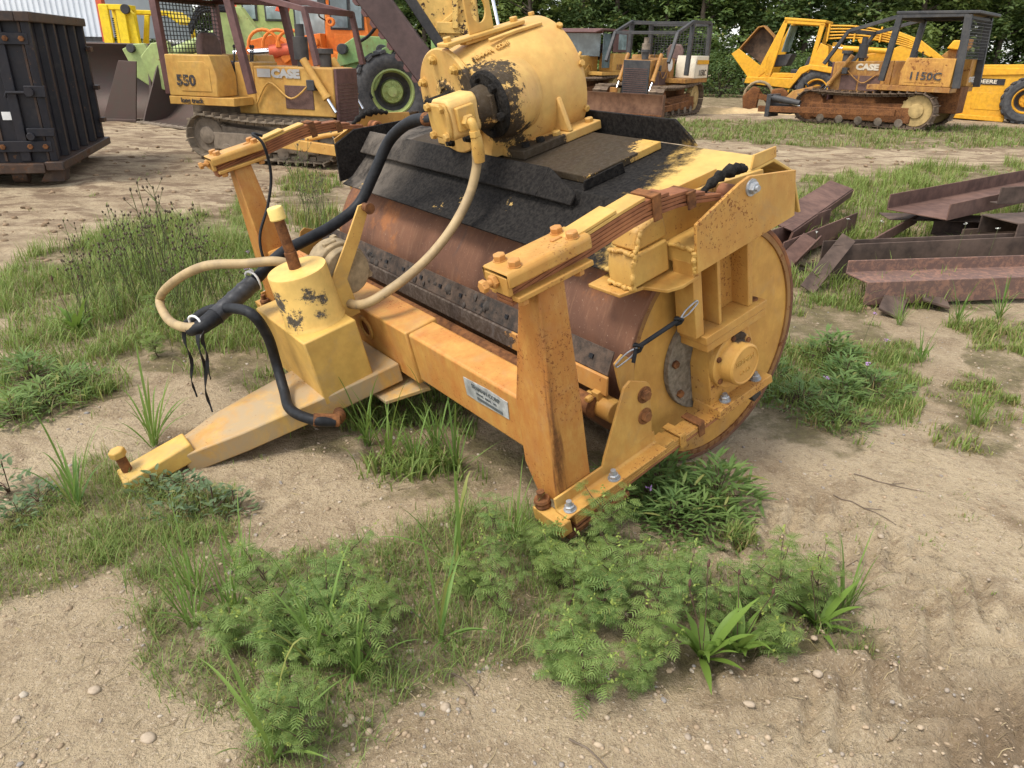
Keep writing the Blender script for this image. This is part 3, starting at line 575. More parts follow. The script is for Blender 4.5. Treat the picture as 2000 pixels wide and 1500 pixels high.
# front beam, drawbar, tank, pump, hoses
beam = rp(MB().bx(.90, 1.05, .05, 2.77, .0, .265), 'front_beam', m_beam, .012, smooth=35)
rp(MB().bx(.886, 1.066, .93, 1.93, -.012, .277), 'beam_sleeve', m_beam, .008, beam)
rp(MB().cyl((1.066, 1.39, .16), (1.078, 1.39, .16), .068, n=32, inner=.045), 'sleeve_boss', m_tan_r, .002, beam)
rp(MB().cyl((1.064, 1.39, .16), (1.0685, 1.39, .16), .045, n=32), 'boss_hole', m_rust, 0, beam)
lab = plain('worn_aluminium_label', (.42, .43, .42), .5, .3, .4, 24, .1, .4, (.62, .62, .6))
rp(MB().prism([(.485, .205), (.49, .11), (.40, .107), (.18, .118), (.165, .21), (.30, .216)], 'x', 1.051, 1.0535), 'label_plate', lab, 0, beam)
m_ink = plain('faded_ink', (.10, .11, .11), .6, 0, .3, 30, 0)
lettering('SEAMAN CORP', .03, m_ink, beam, V((1.055, .325, .185)) + OFF, (0, -1, 0), (0, 0, 1), .0008, .0006)
lettering('MODEL  SERIAL  NO.', .016, m_ink, beam, V((1.055, .325, .155)) + OFF, (0, -1, 0), (0, 0, 1), .0008)
rp(MB().bx(1.0545, 1.0555, .22, .40, .123, .138), 'label_field', m_ink, 0, beam)
m_draw = paint('drawbar_paint', (.52, .33, .10), .22, tint=.3, dirt=.92, dirtcol=(.36, .27, .16), spk=60, dthr=(.34, .60))
db = rp(MB().prism([(1.07, 1.60), (1.50, 1.54), (1.70, 1.52), (1.90, 1.495), (2.14, 1.41), (2.14, 1.255), (1.88, 1.195), (1.66, 1.165), (1.42, 1.13), (1.07, 1.10)], 'z', -.055, .05), 'drawbar', m_draw, .008)
rp(MB().prism([(1.0, 1.9), (1.22, 1.8), (1.22, 1.05), (1.0, .97)], 'z', -.10, -.078), 'drawbar_gusset', m_draw, .004, db)
rp(MB().hexa([(2.08, 1.25, .0), (2.08, 1.395, .0), (2.41, 1.395, -.01), (2.41, 1.24, -.01)][::-1], [(2.085, 1.255, .088), (2.085, 1.39, .088), (2.40, 1.39, .066), (2.40, 1.245, .066)][::-1]), 'tongue', paint('tongue_paint', (.58, .37, .09), .15, tint=.15, dirt=.35, spk=50), .008, db)
rp(MB().cyl((2.36, 1.335, .0), (2.36, 1.335, .15), .022, n=16), 'hitch_pin', m_rust, 0, db)
rp(MB().hexbolt((2.36, 1.335, .15), (0, 0, 1), .036, .035), 'hitch_pin_head', m_tan, .003, db)
tank = rp(MB().bx(1.20, 1.475, 1.135, 1.76, .003, .352), 'tank', m_tank, .008)
m_neck = paint('neck_paint', (.66, .43, .125), .05, tint=.05, spk=70, dirt=.1, stains=[((1.46, -.10, 1.06), .05), ((1.44, -.14, 1.00), .045), ((1.42, -.17, 1.02), .035), ((1.30, -.215, 1.07), .035), ((1.33, -.21, 1.0), .03), ((1.46, -.03, 1.05), .035), ((1.35, -.21, 1.1), .03), ((1.45, .03, 1.0), .03)], stcol=(.03, .03, .032), stamp=1.0)
nk = rp(MB().lathe([(.150, 0), (.146, .012), (.142, .02), (.139, .262), (.137, .268), (.0, .270)], (1.325, 1.33, .352), (0, 0, 1), 56), 'filler_neck', m_neck, 0, tank)
rp(MB().cyl((1.325, 1.345, .62), (1.32, 1.35, .70), .029, n=20).cyl((1.32, 1.35, .70), (1.315, 1.36, .86), .0245, n=20), 'filler_pipe', m_rust, .002, nk)
rp(MB().lathe([(.036, 0), (.038, .006), (.036, .012), (.036, .05), (.032, .056), (0, .058)], (1.3155, 1.359, .855), (-.03, .06, 1), 28), 'pipe_cap', paint('cap_yellow', (.72, .53, .17), .05, tint=.03, dirt=.1), 0, nk)
for a, w in ((1.42, 1.20), (1.30, 1.18)): rp(MB().cyl((a, w, .003), (a, w, -.05), .028, n=16).hexbolt((a, w, -.03), (0, 0, -1), .036, .03), 'tank_fitting', m_rust, 0, tank)
rp(MB().tube(spline([(1.42, 1.20, -.045), (1.43, 1.15, -.06), (1.46, 1.03, -.02), (1.52, .925, .035)], 5), .026, 14), 'fitting_elbow', m_rust, 0, tank)
pm = rp(MB().cyl((1.095, 1.31, .51), (1.095, 1.37, .51), .115, n=36).cyl((1.095, 1.37, .51), (1.095, 1.50, .51), .132, n=36).cyl((1.095, 1.50, .51), (1.095, 1.54, .51), .11, n=36).bx(1.07, 1.14, 1.40, 1.43, .40, .652), 'pump', m_cast, .006)
for k in range(4):
    an = k * pi / 2 + .5; rp(MB().hexbolt((1.095 + .12 * cos(an), 1.50, .51 + .12 * sin(an)), (0, 1, 0), .022, .04), 'pump_bolt', m_cast, 0, pm); rp(MB().hexbolt((1.095 + .12 * cos(an), 1.37, .51 + .12 * sin(an)), (0, -1, 0), .02, .05), 'pump_nut', m_cast, 0, pm)
rp(MB().cyl((1.095, 1.54, .51), (1.095, 1.60, .51), .06, .05, n=24).hexbolt((1.095, 1.60, .55), (0, 1, 0), .03, .05), 'pump_port', m_cast, .003, pm)
br = rp(MB().prism([(1.20, .30), (1.21, .50), (1.07, .66), (.955, .80), (.915, .80), (.905, .775), (1.0, .64), (1.12, .49), (1.11, .30)], 'y', 1.286, 1.298), 'pump_bracket', m_tan, .002)
rp(MB().cyl((.925, 1.298, .783), (.925, 1.24, .783), .02, n=16).cyl((.925, 1.24, .783), (.925, 1.235, .783), .027, n=16), 'bracket_knob', m_rust, .002, br)
HB = [(.42, 1.29, 1.045), (.435, 1.36, 1.043), (.45, 1.53, 1.02), (0.500, 1.714, 0.925), (0.620, 1.765, 0.773), (0.750, 1.781, 0.645), (0.930, 1.767, 0.598), (1.100, 1.733, 0.591), (1.260, 1.705, 0.584), (1.440, 1.656, 0.531), (1.580, 1.634, 0.472), (1.770, 1.544, 0.462), (1.830, 1.605, 0.443)]
HT = [(0.380, 1.06, 0.965), (0.380, 1.085, 0.890), (0.390, 1.101, 0.813), (0.460, 1.112, 0.694), (0.600, 1.114, 0.574), (0.770, 1.130, 0.476), (0.970, 1.117, 0.428), (1.120, 1.200, 0.376), (1.16, 1.40, 0.375), (1.20, 1.526, 0.48), (1.32, 1.55, 0.60), (1.460, 1.648, 0.625), (1.620, 1.773, 0.648), (1.740, 2.066, 0.538), (1.810, 2.353, 0.38), (1.850, 2.023, 0.375), (1.835, 1.62, 0.455), (1.76, 1.565, 0.462), (1.68, 1.592, 0.468)]
HK = [(1.800, 1.85, 0.38), (1.770, 1.804, 0.407), (1.700, 1.747, 0.444), (1.640, 1.555, 0.489), (1.590, 1.362, 0.497), (1.560, 1.359, 0.365), (1.565, 1.387, 0.200), (1.600, 1.30, 0.095), (1.640, 1.14, 0.075), (1.600, 0.97, 0.07), (1.520, 0.925, 0.035)]
rp(MB().tube(spline(HB, 8), .030, 14), 'pressure_hose', m_hoseb, 0, smooth=80)
rp(MB().cyl((.42, 1.285, 1.045), (.437, 1.40, 1.04), .033, n=20).cyl((.42, 1.275, 1.045), (.42, 1.315, 1.045), .037, n=20), 'hose_fitting', m_rust, .002)
rp(MB().tube(spline(HT, 8), .0235, 12), 'return_hose', m_hoset, 0, smooth=80)
rp(MB().lathe([(.020, 0), (.026, .01), (.030, .06), (.030, .1), (.026, .135)], (.380, 1.056, .985), (0, .12, -1), 16), 'hose_ferrule', m_tan, 0)
rp(MB().tube(spline(HK, 8), .025, 14), 'tank_hose', m_hoseb, 0, smooth=80)
rp(MB().cyl((1.60, .97, .07), (1.50, .925, .03), .0305, n=16), 'hose_fitting', m_rust, .002)
q0, q1 = V((1.46, 1.655, .52)), V((1.70, 1.585, .465))
sl_ = MB().tube([q0.lerp(q1, i / 16) for i in range(17)], [.043 + .003 * (i % 4 == 0) for i in range(17)], 16)
slv = rp(sl_, 'hose_sleeve', plain('black_tape', (.03, .03, .032), .45, 0, .4, 40, .3, .4), 0, smooth=80)
rp(MB().tube([q1, q1.lerp(V((1.79, 1.55, .458)), .5), (1.80, 1.56, .452)], [.043, .04, .036], 14), 'tape_wrap', m_hoseb, 0, slv, smooth=80)
def tie_ring(p, d, r): 
    p, d = V(p), V(d).normalized(); q = d.to_track_quat('Z', 'Y'); return [p + q @ V((cos(i * pi / 8) * r, sin(i * pi / 8) * r * 1.25, .006 * sin(i * pi / 4))) for i in range(17)]
rp(MB().tube(tie_ring((1.452, 1.655, .53), q1 - q0, .043), .006, 6).bx(1.44, 1.46, 1.64, 1.66, .57, .585), 'cable_tie', m_white, 0, slv, smooth=80)
rp(MB().tube(tie_ring((1.80, 1.575, .462), (.9, -.3, .0), .043), .006, 6).bx(1.80, 1.815, 1.575, 1.59, .40, .415), 'cable_tie', m_white, 0, slv, smooth=80)
dn = V((.25, 0, -.968))
for p0, L in (((1.84, 1.73, .40), .36), ((1.82, 1.514, .44), .40), ((1.80, 1.49, .46), .25)):
    st = []; p0 = V(p0)
    mb = MB(); vs = []; fs = []
    for i in range(13):
        an = i * .55 + L * 9; wv = V((.006 * sin(i * .9), .012 * sin(i * .7 + L * 20), 0)); w2 = (.011 - .004 * (i / 12)) * (1 if i < 11 else .6); c_ = p0 + dn * L * i / 12 + wv
        s_ = V((cos(an), sin(an), .05)); nn = dn.cross(s_).normalized() * .0015
        vs += [c_ - s_ * w2 - nn, c_ + s_ * w2 - nn, c_ + s_ * w2 + nn, c_ - s_ * w2 + nn]
    for i in range(12): fs += [(4 * i + j, 4 * i + (j + 1) % 4, 4 * i + 4 + (j + 1) % 4, 4 * i + 4 + j) for j in range(4)]
    rp(mb.add(vs, fs + [(3, 2, 1, 0), (48, 49, 50, 51)]), 'loose_tape', m_hoseb, 0, slv, smooth=80)
rp(MB().tube(spline([(.80, 2.83, .93), (.866, 2.78, .965), (.84, 2.73, .90), (.856, 2.74, .716), (.942, 2.74, .547), (1.06, 2.72, .40), (1.10, 2.70, .27), (1.09, 2.70, .12), (1.0, 2.6, .28)], 8), .009, 8), 'electric_cable', m_hoseb, 0, smooth=80)

# ------------------------------------------------------------------ background machines: palette
m_cy = paint('case_yellow', (.58, .345, .09), .22, tint=.25, dirt=.25, spk=30, dirtcol=(.36, .28, .18))
m_co = paint('case_orange_rusty', (.54, .29, .065), .4, tint=.42, tintcol=(.22, .09, .03), spk=16, dirt=.3, streak=.5)
m_cor = paint('case_orange_panel', (.56, .30, .065), .42, tint=.35, tintcol=(.3, .12, .035), spk=14, dirt=.2)
m_maroon = plain('maroon_paint', (.115, .055, .048), .6, 0, .3, 9, .1, .4)
m_char = plain('charcoal_paint', (.035, .037, .042), .6, 0, .35, 9, .15, .4, (.065, .06, .055))
m_trk = plain('track_steel', (.20, .165, .125), .8, .1, .45, 7, .5, .3, (.28, .22, .155), .02)
m_trkd = plain('rusty_track_steel', (.13, .085, .06), .8, .1, .5, 7, .5, .3, (.24, .17, .11), .02)
m_dirty = plain('dusty_steel', (.20, .16, .12), .85, 0, .4, 8, .4, .2, None, .02)
m_grille = plain('grille_brown', (.12, .065, .05), .7, 0, .4, 60, .6)
m_deere = paint('tractor_yellow', (.72, .37, .025), .08, tint=.12, spk=20, dirt=.15)
m_fork = paint('lift_yellow', (.78, .56, .02), .06, tint=.05, spk=20, dirt=.1)
m_orange = paint('loader_orange', (.72, .19, .03), .06, tint=.1, tintcol=(.55, .1, .02), spk=20, dirt=.15)
m_red = paint('faded_red', (.60, .10, .05), .08, tint=.1, spk=20)
m_lime = paint('lime_green', (.33, .41, .15), .25, tint=.1, tintcol=(.3, .25, .08), spk=14, dirt=.35)
m_green = paint('pale_green', (.22, .38, .14), .3, tint=.3, tintcol=(.2, .12, .05), spk=14, dirt=.3)
m_tyre = plain('tyre_rubber', (.055, .057, .062), .8, 0, .35, 12, .4, .25, (.095, .092, .09), .01)
m_bucket = plain('worn_bucket_steel', (.17, .135, .105), .55, .3, .5, 5, .4, .4, (.10, .06, .05), .01)
m_chrome = plain('chrome_rod', (.75, .76, .78), .15, 1, .05, 5, 0)
m_glass = glass('dark_glass'); m_glassl = glass('pale_glass', (.22, .28, .28))
def decal(name, col, base):
    t = NT(name); o = t.obj(); t.bsdf(t.mix(t.mapr(t.noise(o, 22, 6, .8), .58, .63), col, base), .6, 0, None, .3); return t.m
m_dk = decal('decal_dark', (.05, .048, .05), (.50, .28, .07)); m_gr = decal('decal_grey', (.40, .39, .37), (.52, .31, .09))
m_cream = plain('cream_panel', (.66, .58, .44), .6, 0, .12, 6, .05)
m_seat = plain('seat_vinyl', (.14, .085, .07), .6, 0, .3, 12, .2)

def add(mb, name, mat, par, bevel=.006, smooth=35): return mb.build(name, mat, par, bevel, smooth)
def dozer(name, label, loc, rotz, P):
    root = thing(name, label, 'bulldozer', loc, rotz, P.get('group'))
    body, rops, trk = P['body'], P['rops_mat'], P['trk']
    (sx, sz, sr), (ix, iz, ir) = P['spr'], P['idl']; g, tw = P['gauge'], P['tw']
    x0, x1, z0, z1 = P['hood']; hw = P['hoodw']; px0, px1, pz0, pz1 = P['panel']
    ow = g + tw / 2                                     # outer half width
    for s in (-1, 1):
        y = s * g
        fr = add(MB().bx(sx + .1, ix - .05, y - tw * .28, y + tw * .28, .16, sz + .06).prism([(sx, sz - .05), (ix, iz - .06), (ix, iz + .06), (sx + .3, sz + .16), (sx, sz + .1)], 'y', y - .06, y + .06), 'track_frame', P.get('frame', m_dirty), root, .02)
        sp = add(MB().cyl((sx, y - tw * .2, sz), (sx, y + tw * .2, sz), sr - .05, n=28).lathe([(sr * .42, 0), (sr * .42, .04), (sr * .2, .06), (0, .06)], (sx, y + s * tw * .2, sz), (0, s, 0), 20), 'drive_sprocket', P.get('sprmat', m_dirty), root, .01)
        tooth = MB()
        for k in range(18):
            an = k * pi / 9; tooth.bx(-.022, .022, -tw * .1, tw * .1, sr - .06, sr - .012, Matrix.Translation((sx, y, sz)) @ Matrix.Rotation(an, 4, 'Y'))
        add(tooth, 'sprocket_teeth', P.get('sprmat', m_dirty), sp, 0)['kind'] = 'stuff'
        add(MB().lathe([(ir - .09, 0), (ir - .04, .01), (ir - .04, tw * .36), (ir - .09, tw * .37)], (ix, y - tw * .18, iz), (0, 1, 0), 28), 'idler_wheel', P.get('frame', m_dirty), root, .008)
        for k in range(5):
            xx = sx + .35 + (ix - sx - .7) * k / 4; add(MB().cyl((xx, y - tw * .3, .16), (xx, y + tw * .3, .16), .105, n=18), 'track_roller', m_dirty, root, .01)
        # belt of shoes
        a0 = (sx, sz); L = ix - sx; pts = []
        tot = 2 * L + pi * (sr + ir); nsh = P['nsh']
        shoe = None; link = MB()
        for k in range(nsh):
            d_ = tot * k / nsh
            if d_ < L: p_ = (sx + d_, sz + sr + (iz + ir - sz - sr) * d_ / L - .05 * sin(pi * d_ / L)); an = 0
            elif d_ < L + pi * ir: t_ = (d_ - L) / ir; p_ = (ix + ir * sin(t_), iz + ir * cos(t_)); an = t_
            elif d_ < 2 * L + pi * ir: t_ = (d_ - L - pi * ir) / L; p_ = (ix - L * t_, (iz - ir) + (sz - sr - iz + ir) * t_); an = pi
            else: t_ = (d_ - 2 * L - pi * ir) / sr; p_ = (sx - sr * sin(t_), sz - sr * cos(t_)); an = pi + t_
            hp = tot / nsh * .47
            M_ = Matrix.Translation((p_[0], y, max(p_[1], .045))) @ Matrix.Rotation(an, 4, 'Y')
            if shoe is None:
                shoe = MB().bx(-hp, hp, -tw / 2, tw / 2, -.012, .012).prism([(hp * .55, .012), (hp * .9, .012), (hp * .85, .055), (hp * .65, .055)], 'y', -tw / 2, tw / 2).build('track_shoe', trk, root, 0); o_ = shoe
            else: o_ = shoe.copy(); COL.objects.link(o_)
            o_.matrix_local = M_; o_.parent = root
            link.bx(-hp * .95, hp * .95, -tw * .17, tw * .17, -.075, -.014, M_)
        add(link, 'track_chain', trk, root, 0)['kind'] = 'stuff'
        # fender box / tank beside the seat
        yi, yo = s * (hw + .02), s * ow * P.get('panw', .97)
        pm_ = P['panel_mats'][0 if s < 0 else 1]
        pn = add(MB().prism([(px0, pz0), (px1, pz0), (px1 + .02, (pz0 + pz1) / 2), (px1 - .08, pz1), (px0, pz1)], 'y', min(yi, yo), max(yi, yo)), 'side_tank', pm_, root, .015)
        add(MB().prism([(px0 + .25, pz0 + .08), (px1 - .1, pz0 + .08), (px1 - .1, pz1 - .18), (px1 - .18, pz1 - .1), (px0 + .25, pz1 - .1)], 'y', min(yo, yo + s * .008), max(yo, yo + s * .008)), 'access_door', pm_, pn, .004)
        add(MB().bx(px0 - .02, P['sill'], min(yi, yo) - .004, max(yi, yo) + .004, pz0 - .13, pz0 - .006), 'sill', P.get('sillmat', body), root, .008)
    # hull, hood, grille
    add(MB().prism([(px0 - .1, sz - .05), (x1 - .1, sz - .05), (x1 - .1, z0), (px0 - .1, pz0)], 'y', -hw * .8, hw * .8), 'hull', P.get('frame', m_dirty), root, .02)
    hd_ = add(MB().prism([(x0, z0 - .05), (x1, z0 - .05), (x1, z1 - .03), (x1 - .03, z1), (x0, z1 + P.get('rise', 0))], 'y', -hw, hw), 'engine_hood', body, root, .02)
    add(MB().bx(x1 + .003, x1 + .05, -hw * .96, hw * .96, z0 - .25, z1 - .01), 'radiator_guard', P.get('rad', m_maroon), root, .01)
    gb = MB()
    for k in range(13): gb.bx(x1 + .052, x1 + .062, -hw * .85, hw * .85, z0 - .2 + k * (z1 - z0) / 13, z0 - .2 + k * (z1 - z0) / 13 + .018)
    add(gb, 'grille_bars', m_grille, root, 0)['kind'] = 'stuff'
    for s in (-1, 1):
        for a, b, c_, e in P.get('vents', []): add(MB().bx(a, b, min(s * hw, s * (hw + .012)), max(s * hw, s * (hw + .012)), c_, e), 'side_vent', m_grille, hd_, .004)
    add(MB().bx(x0 - .35, x0 - .006, -hw, hw, z0 - .05, z1 + .05), 'dash_cowl', P.get('cowl', body), root, .02)
    st_ = add(MB().bx(px0 + .25, px0 + .8, -.3, .3, pz1 - .25, pz1 - .1), 'seat', m_seat, root, .04)
    add(MB().prism([(-.28, 0), (.28, 0), (.28, .3), (.18, .45), (-.18, .45), (-.28, .3)], 'x', px0 + .12, px0 + .24).shift((0, 0, pz1 - .12)), 'backrest', m_seat, st_, .04)
    for q in ((px1 - .1, .25), (px1 - .05, .12), (px1 - .08, -.3)): add(MB().tube([(q[0], q[1], pz1 - .3), (q[0] + .06, q[1], pz1 + .12)], .014, 8).lathe([(.02, 0), (.03, .03), (0, .055)], (q[0] + .06, q[1], pz1 + .11), (0, 0, 1), 10), 'control_lever', m_char, root, 0)
    if P.get('stack'):
        ex, ez = P['stack']; add(MB().cyl((ex, 0, z1), (ex, 0, ez), .075, n=16).cyl((ex, 0, z1 + .1), (ex, 0, z1 + .45), .12, n=18), 'exhaust_stack', P.get('stackmat', m_rust), root, .006)
        add(MB().cyl((ex + .35, .15, z1), (ex + .35, .15, z1 + .2), .1, n=16).cyl((ex + .35, .15, z1 + .2), (ex + .35, .15, z1 + .28), .14, n=18), 'air_cleaner', m_char, root, .006)
    for s in (-1, 1):
        ry = s * P['ropsy']
        for pts, w_, h_ in P['rops']:
            add(MB().strip([(a, ry, b) for a, b in pts], w_, h_, (0, 1, 0)) if len(pts) > 2 else MB().bar((pts[0][0], ry, pts[0][1]), (pts[1][0], ry, pts[1][1]), w_, h_), 'rops_post', rops, root, .006)
    rx0, rx1, rz = P['roof']
    if P.get('canopy', True): add(MB().bx(rx0, rx1, -P['ropsy'] - .06, P['ropsy'] + .06, rz, rz + .07), 'rops_roof', rops, root, .015)
    for xx, zz in P['cross']: add(MB().bx(xx - .035, xx + .035, -P['ropsy'], P['ropsy'], zz - .045, zz + .045), 'rops_crossbar', rops, root, .006)
    if P.get('screen'):
        a, zb, zt = P['screen']; sc = MB(); n_ = 18
        for k in range(n_ + 1): yy = -P['ropsy'] + .04 + (2 * P['ropsy'] - .08) * k / n_; sc.bx(a - .005, a + .005, yy - .006, yy + .006, zb, zt)
        for k in range(13): zz = zb + (zt - zb) * k / 12; sc.bx(a - .006, a + .006, -P['ropsy'] + .04, P['ropsy'] - .04, zz - .006, zz + .006)
        add(sc, 'rear_screen', m_char, root, 0)['kind'] = 'stuff'
    if P.get('blade'):
        bx_, bw, bh, bm = P['blade']
        prof_ = [(bx_ + .10, .03), (bx_ + .02, .12), (bx_, bh * .5), (bx_ + .03, bh * .85), (bx_ + .09, bh), (bx_ + .06, bh), (bx_ - .03, bh * .85), (bx_ - .06, bh * .5), (bx_ - .04, .12), (bx_ + .04, .03)]
        bl = add(MB().prism(prof_, 'y', -bw / 2, bw / 2), 'blade', bm, root, .006)
        add(MB().bx(bx_ + .06, bx_ + .13, -bw / 2 - .01, bw / 2 + .01, .0, .16), 'cutting_edge', m_rust, bl, .004)
        for s in (-1, 1):
            add(MB().prism([(bx_ - .12, .06), (bx_ + .08, .06), (bx_ + .1, bh), (bx_ - .05, bh)], 'y', s * bw / 2 - .012, s * bw / 2 + .012), 'blade_end', bm, bl, .003)
            add(MB().bar((sx + 1.2, s * (ow + .09), .38), (bx_ - .1, s * (ow + .05), .26), .1, .16), 'push_arm', P.get('armmat', m_rust), root, .01)
            add(MB().tube([(bx_ - .04, s * bw * .36, bh * .8), (ix - .2, s * (ow + .02), .42)], .04, 10), 'angle_brace', P.get('armmat', m_rust), root)
        if P.get('trunnion'): add(MB().bx(bx_ - .1, bx_ - .02, -.35, -.12, bh, bh + .14), 'blade_trunnion', m_co, bl, .01)
    for s in (-1, 1):
        (ax, az_), (bx2, bz) = P['lift']; yy = s * (hw + .10); p0, p1 = V((ax, yy, az_)), V((bx2, yy, bz))
        cy = add(MB().cyl(p0, p0.lerp(p1, .72), .06, n=16).cyl(p0.lerp(p1, .68), p0.lerp(p1, .74), .075, n=16), 'lift_cylinder', P.get('cylmat', body), root, .004)
        add(MB().cyl(p0.lerp(p1, .72), p1, .028, n=12), 'cylinder_rod', m_chrome, cy, 0)
        add(MB().tube(spline([(x0 + .02, s * (hw + .03), z0 + .12), (x0 + .3, s * (hw + .04), z0 + .45), (x0 + .7, s * (hw + .06), z0 + .22), (ax + .1, yy, az_ - .35)], 6), .016, 8), 'hydraulic_line', P.get('linemat', body), root)
        add(MB().bx(ax + .06, ax + .2, s * (hw + .0), s * (hw + .17), az_ - .46, az_ - .3), 'cylinder_yoke', m_char, root, .01)
    for s_, sz_, c_, sd, fat, xs_, mt_, it_ in P.get('text', []):
        lettering(s_, sz_, mt_, root, (c_[0], c_[1], c_[2]), (-sd[0], 0, 0) if False else (sd[0], 0, 0), (0, 0, 1), .003, fat, xs_, it_)
    return root
hn = radians
P550 = dict(body=m_cy, rops_mat=m_maroon, trk=m_trk, spr=(.50, .38, .33), idl=(2.62, .36, .30), gauge=.73, tw=.42, nsh=38, hood=(1.2, 2.66, .76, 1.46), hoodw=.37,
    panel=(-.06, .86, .985, 1.61), panel_mats=(m_cy, m_cy), sill=1.15, rops=[([(-.17, 1.0), (-.22, 2.45)], .1, .12), ([(1.40, 1.05), (1.15, 2.45)], .1, .12), ([(-.22, 2.45), (1.65, 2.45), (2.47, 2.28), (2.62, 1.5)], .09, .09)],
    ropsy=.76, roof=(-.28, 1.3, 2.48), cross=[(2.47, 2.28), (1.15, 2.42), (-.22, 2.42)], screen=(-.16, 1.63, 2.4), vents=[(1.76, 2.28, .82, 1.18)], lift=((2.2, 1.58), (2.72, .80)), stack=(1.9, 2.1), stackmat=m_char,
    blade=(3.35, 2.4, .75, m_bucket), armmat=m_cy, frame=m_dirty, sprmat=m_dirty,
    text=[('CASE', .17, (1.80, -.383, 1.35), (1,), .012, 1.3, m_gr, 0), ('IIIII', .15, (1.40, -.383, 1.35), (1,), .012, 1.3, m_gr, 0), ('550', .22, (.30, -.925, 1.22), (1,), .008, 1.1, m_dk, 0), ('long track', .105, (.36, -.925, .92), (1,), .002, 1., m_dk, 0)])
dozer('bulldozer', 'small dusty yellow bulldozer with maroon roll cage, behind the roller hitch', (-5.618 + .06 * -.96 + .27 * .91, 13.042 + .06 * .28 + .91 * .96, 0), hn(-16), P550)
P1150 = dict(body=m_co, rops_mat=m_char, trk=m_trkd, spr=(.80, .48, .43), idl=(3.55, .45, .40), gauge=.9, tw=.46, nsh=40, hood=(1.75, 3.3, .85, 1.58), hoodw=.44, rise=.06,
    panel=(.14, 1.33, 1.07, 1.72), panel_mats=(m_cor, m_cor), sill=2.1, rops=[([(.02, 1.05), (.12, 2.68)], .12, .16), ([(1.80, 1.16), (1.66, 2.66)], .12, .14), ([(.12, 2.68), (1.66, 2.66), (2.86, 2.32), (3.36, 1.52)], .09, .09)],
    ropsy=1.0, roof=(-.12, 1.75, 2.70), cross=[(2.86, 2.32), (1.66, 2.62), (.1, 2.62)], screen=(.02, 1.72, 2.6), vents=[(2.0, 2.55, .88, 1.25), (2.6, 3.05, .88, 1.25)], lift=((2.8, 1.74), (3.5, .72)), stack=(2.75, 2.2),
    armmat=m_rust, frame=m_rust, sprmat=plain('sprocket_ochre', (.36, .25, .10), .8, 0, .4, 6, .3), stackmat=m_char)
P_r = dict(P1150); P_r['text'] = [('CASE', .20, (2.40, .452, 1.46), (-1,), .012, 1.25, m_cream, 0), ('1150C', .25, (.75, 1.123, 1.30), (-1,), .004, 1.15, m_dk, 0)]
P_r['blade'] = None
a12 = hn(192.2); ox = V((8.164, 19.868, 0)) + V((cos(hn(12.2)), sin(hn(12.2)), 0)) * 3.35 + V((-sin(hn(12.2)), cos(hn(12.2)), 0)) * 1.13
rd = dozer('bulldozer', 'rusty orange bulldozer with black roll cage standing side-on at right', (11.96, 21.44, 0), hn(138), P_r); rd.scale = (1.05, 1.05, 1.05)
add(MB().lathe([(.05, 0), (.05, .9), (.07, .9), (.09, .5), (.09, .1)], (4.6, 1.3, .62), (-1, 0, -.12), 12).bx(4.0, 4.7, .3, 1.2, .2, .45).bx(4.55, 4.68, .7, 1.35, .1, .7), 'mulcher_head', m_char, rd, .02)
add(MB().cyl((4.35, 1.3, .56), (3.7, 1.3, .44), .035, n=12), 'tilt_rod', m_chrome, rd, 0)
add(MB().bar((4.9, 1.28, .3), (1.2, 1.28, .42), .12, .16), 'push_arm', m_rust, rd, .01)
add(MB().tube(spline([(3.4, .6, 1.0), (3.6, .75, .75), (3.85, .8, 1.0), (3.9, .6, .7), (3.6, .6, .6)], 8), .03, 8), 'hydraulic_hose', m_hoseb, rd)
add(MB().hexa([(3.5, .3, .55), (4.5, .3, .45), (4.5, .9, .45), (3.5, .9, .55)], [(3.6, .3, .95), (4.2, .4, .8), (4.2, .8, .8), (3.6, .9, .95)]), 'nose_guard', m_co, rd, .02)
lettering('CASE', .17, m_gr, rd, (.02 - .16, .4, 1.25), (0, -1, 0), (0, 0, 1), .003, .008, 1.2)
P_m = dict(P1150); P_m.update(panel_mats=(m_co, m_cream), blade=(4.35, 2.75, .70, plain('rusty_blade', (.16, .075, .045), .7, .1, .5, 4, .3, .3, (.22, .12, .07), .01)), trunnion=True, stackmat=m_dirty, rad=m_char, canopy=False,
    text=[('1150C', .25, (.72, 1.135, 1.22), (-1,), .004, 1., m_dk, 0)])
hm = hn(-122); fm = V((cos(hm), sin(hm), 0)); lm = V((-sin(hm), cos(hm), 0))
om = V((2.9, 23.15, 0)) - fm * 4.45
md_ = dozer('bulldozer', 'orange bulldozer with cream side panel and rusty blade facing the roller', om, hm, P_m)
add(MB().lathe([(.19, 0), (.19, .004), (0, .005)], (1.8, .452, 1.45), (0, 1, 0), 24), 'round_sticker', m_white, md_, 0)
add(MB().bx(.2, 1.25, 1.124, 1.130, 1.48, 1.60), 'yellow_stripe', m_deere, md_, 0)
P_e = dict(P1150); P_e.update(body=m_cy, rops_mat=m_maroon, panel_mats=(m_cy, m_cy), vents=[], text=[('1150E', .27, (.78, 1.123, 1.22), (-1,), .005, .95, m_maroon, 0)], blade=(4.35, 2.9, .75, m_bucket), stack=None, rops=[([(.1, 1.05), (.1, 2.5)], .14, .2), ([(1.35, 1.05), (1.35, 2.5)], .14, .14), ([(2.05, 1.1), (2.05, 2.5)], .12, .12)], roof=(-.1, 2.15, 2.5), cross=[(2.05, 2.45)], screen=None)
he = hn(-128); fe = V((cos(he), sin(he), 0)); oe = V((4.3, 32.6, 0)) - V((-sin(he), cos(he), 0)) * .9
em = dozer('bulldozer', 'yellow bulldozer with maroon closed cab, partly hidden behind the gear case', oe, he, P_e)
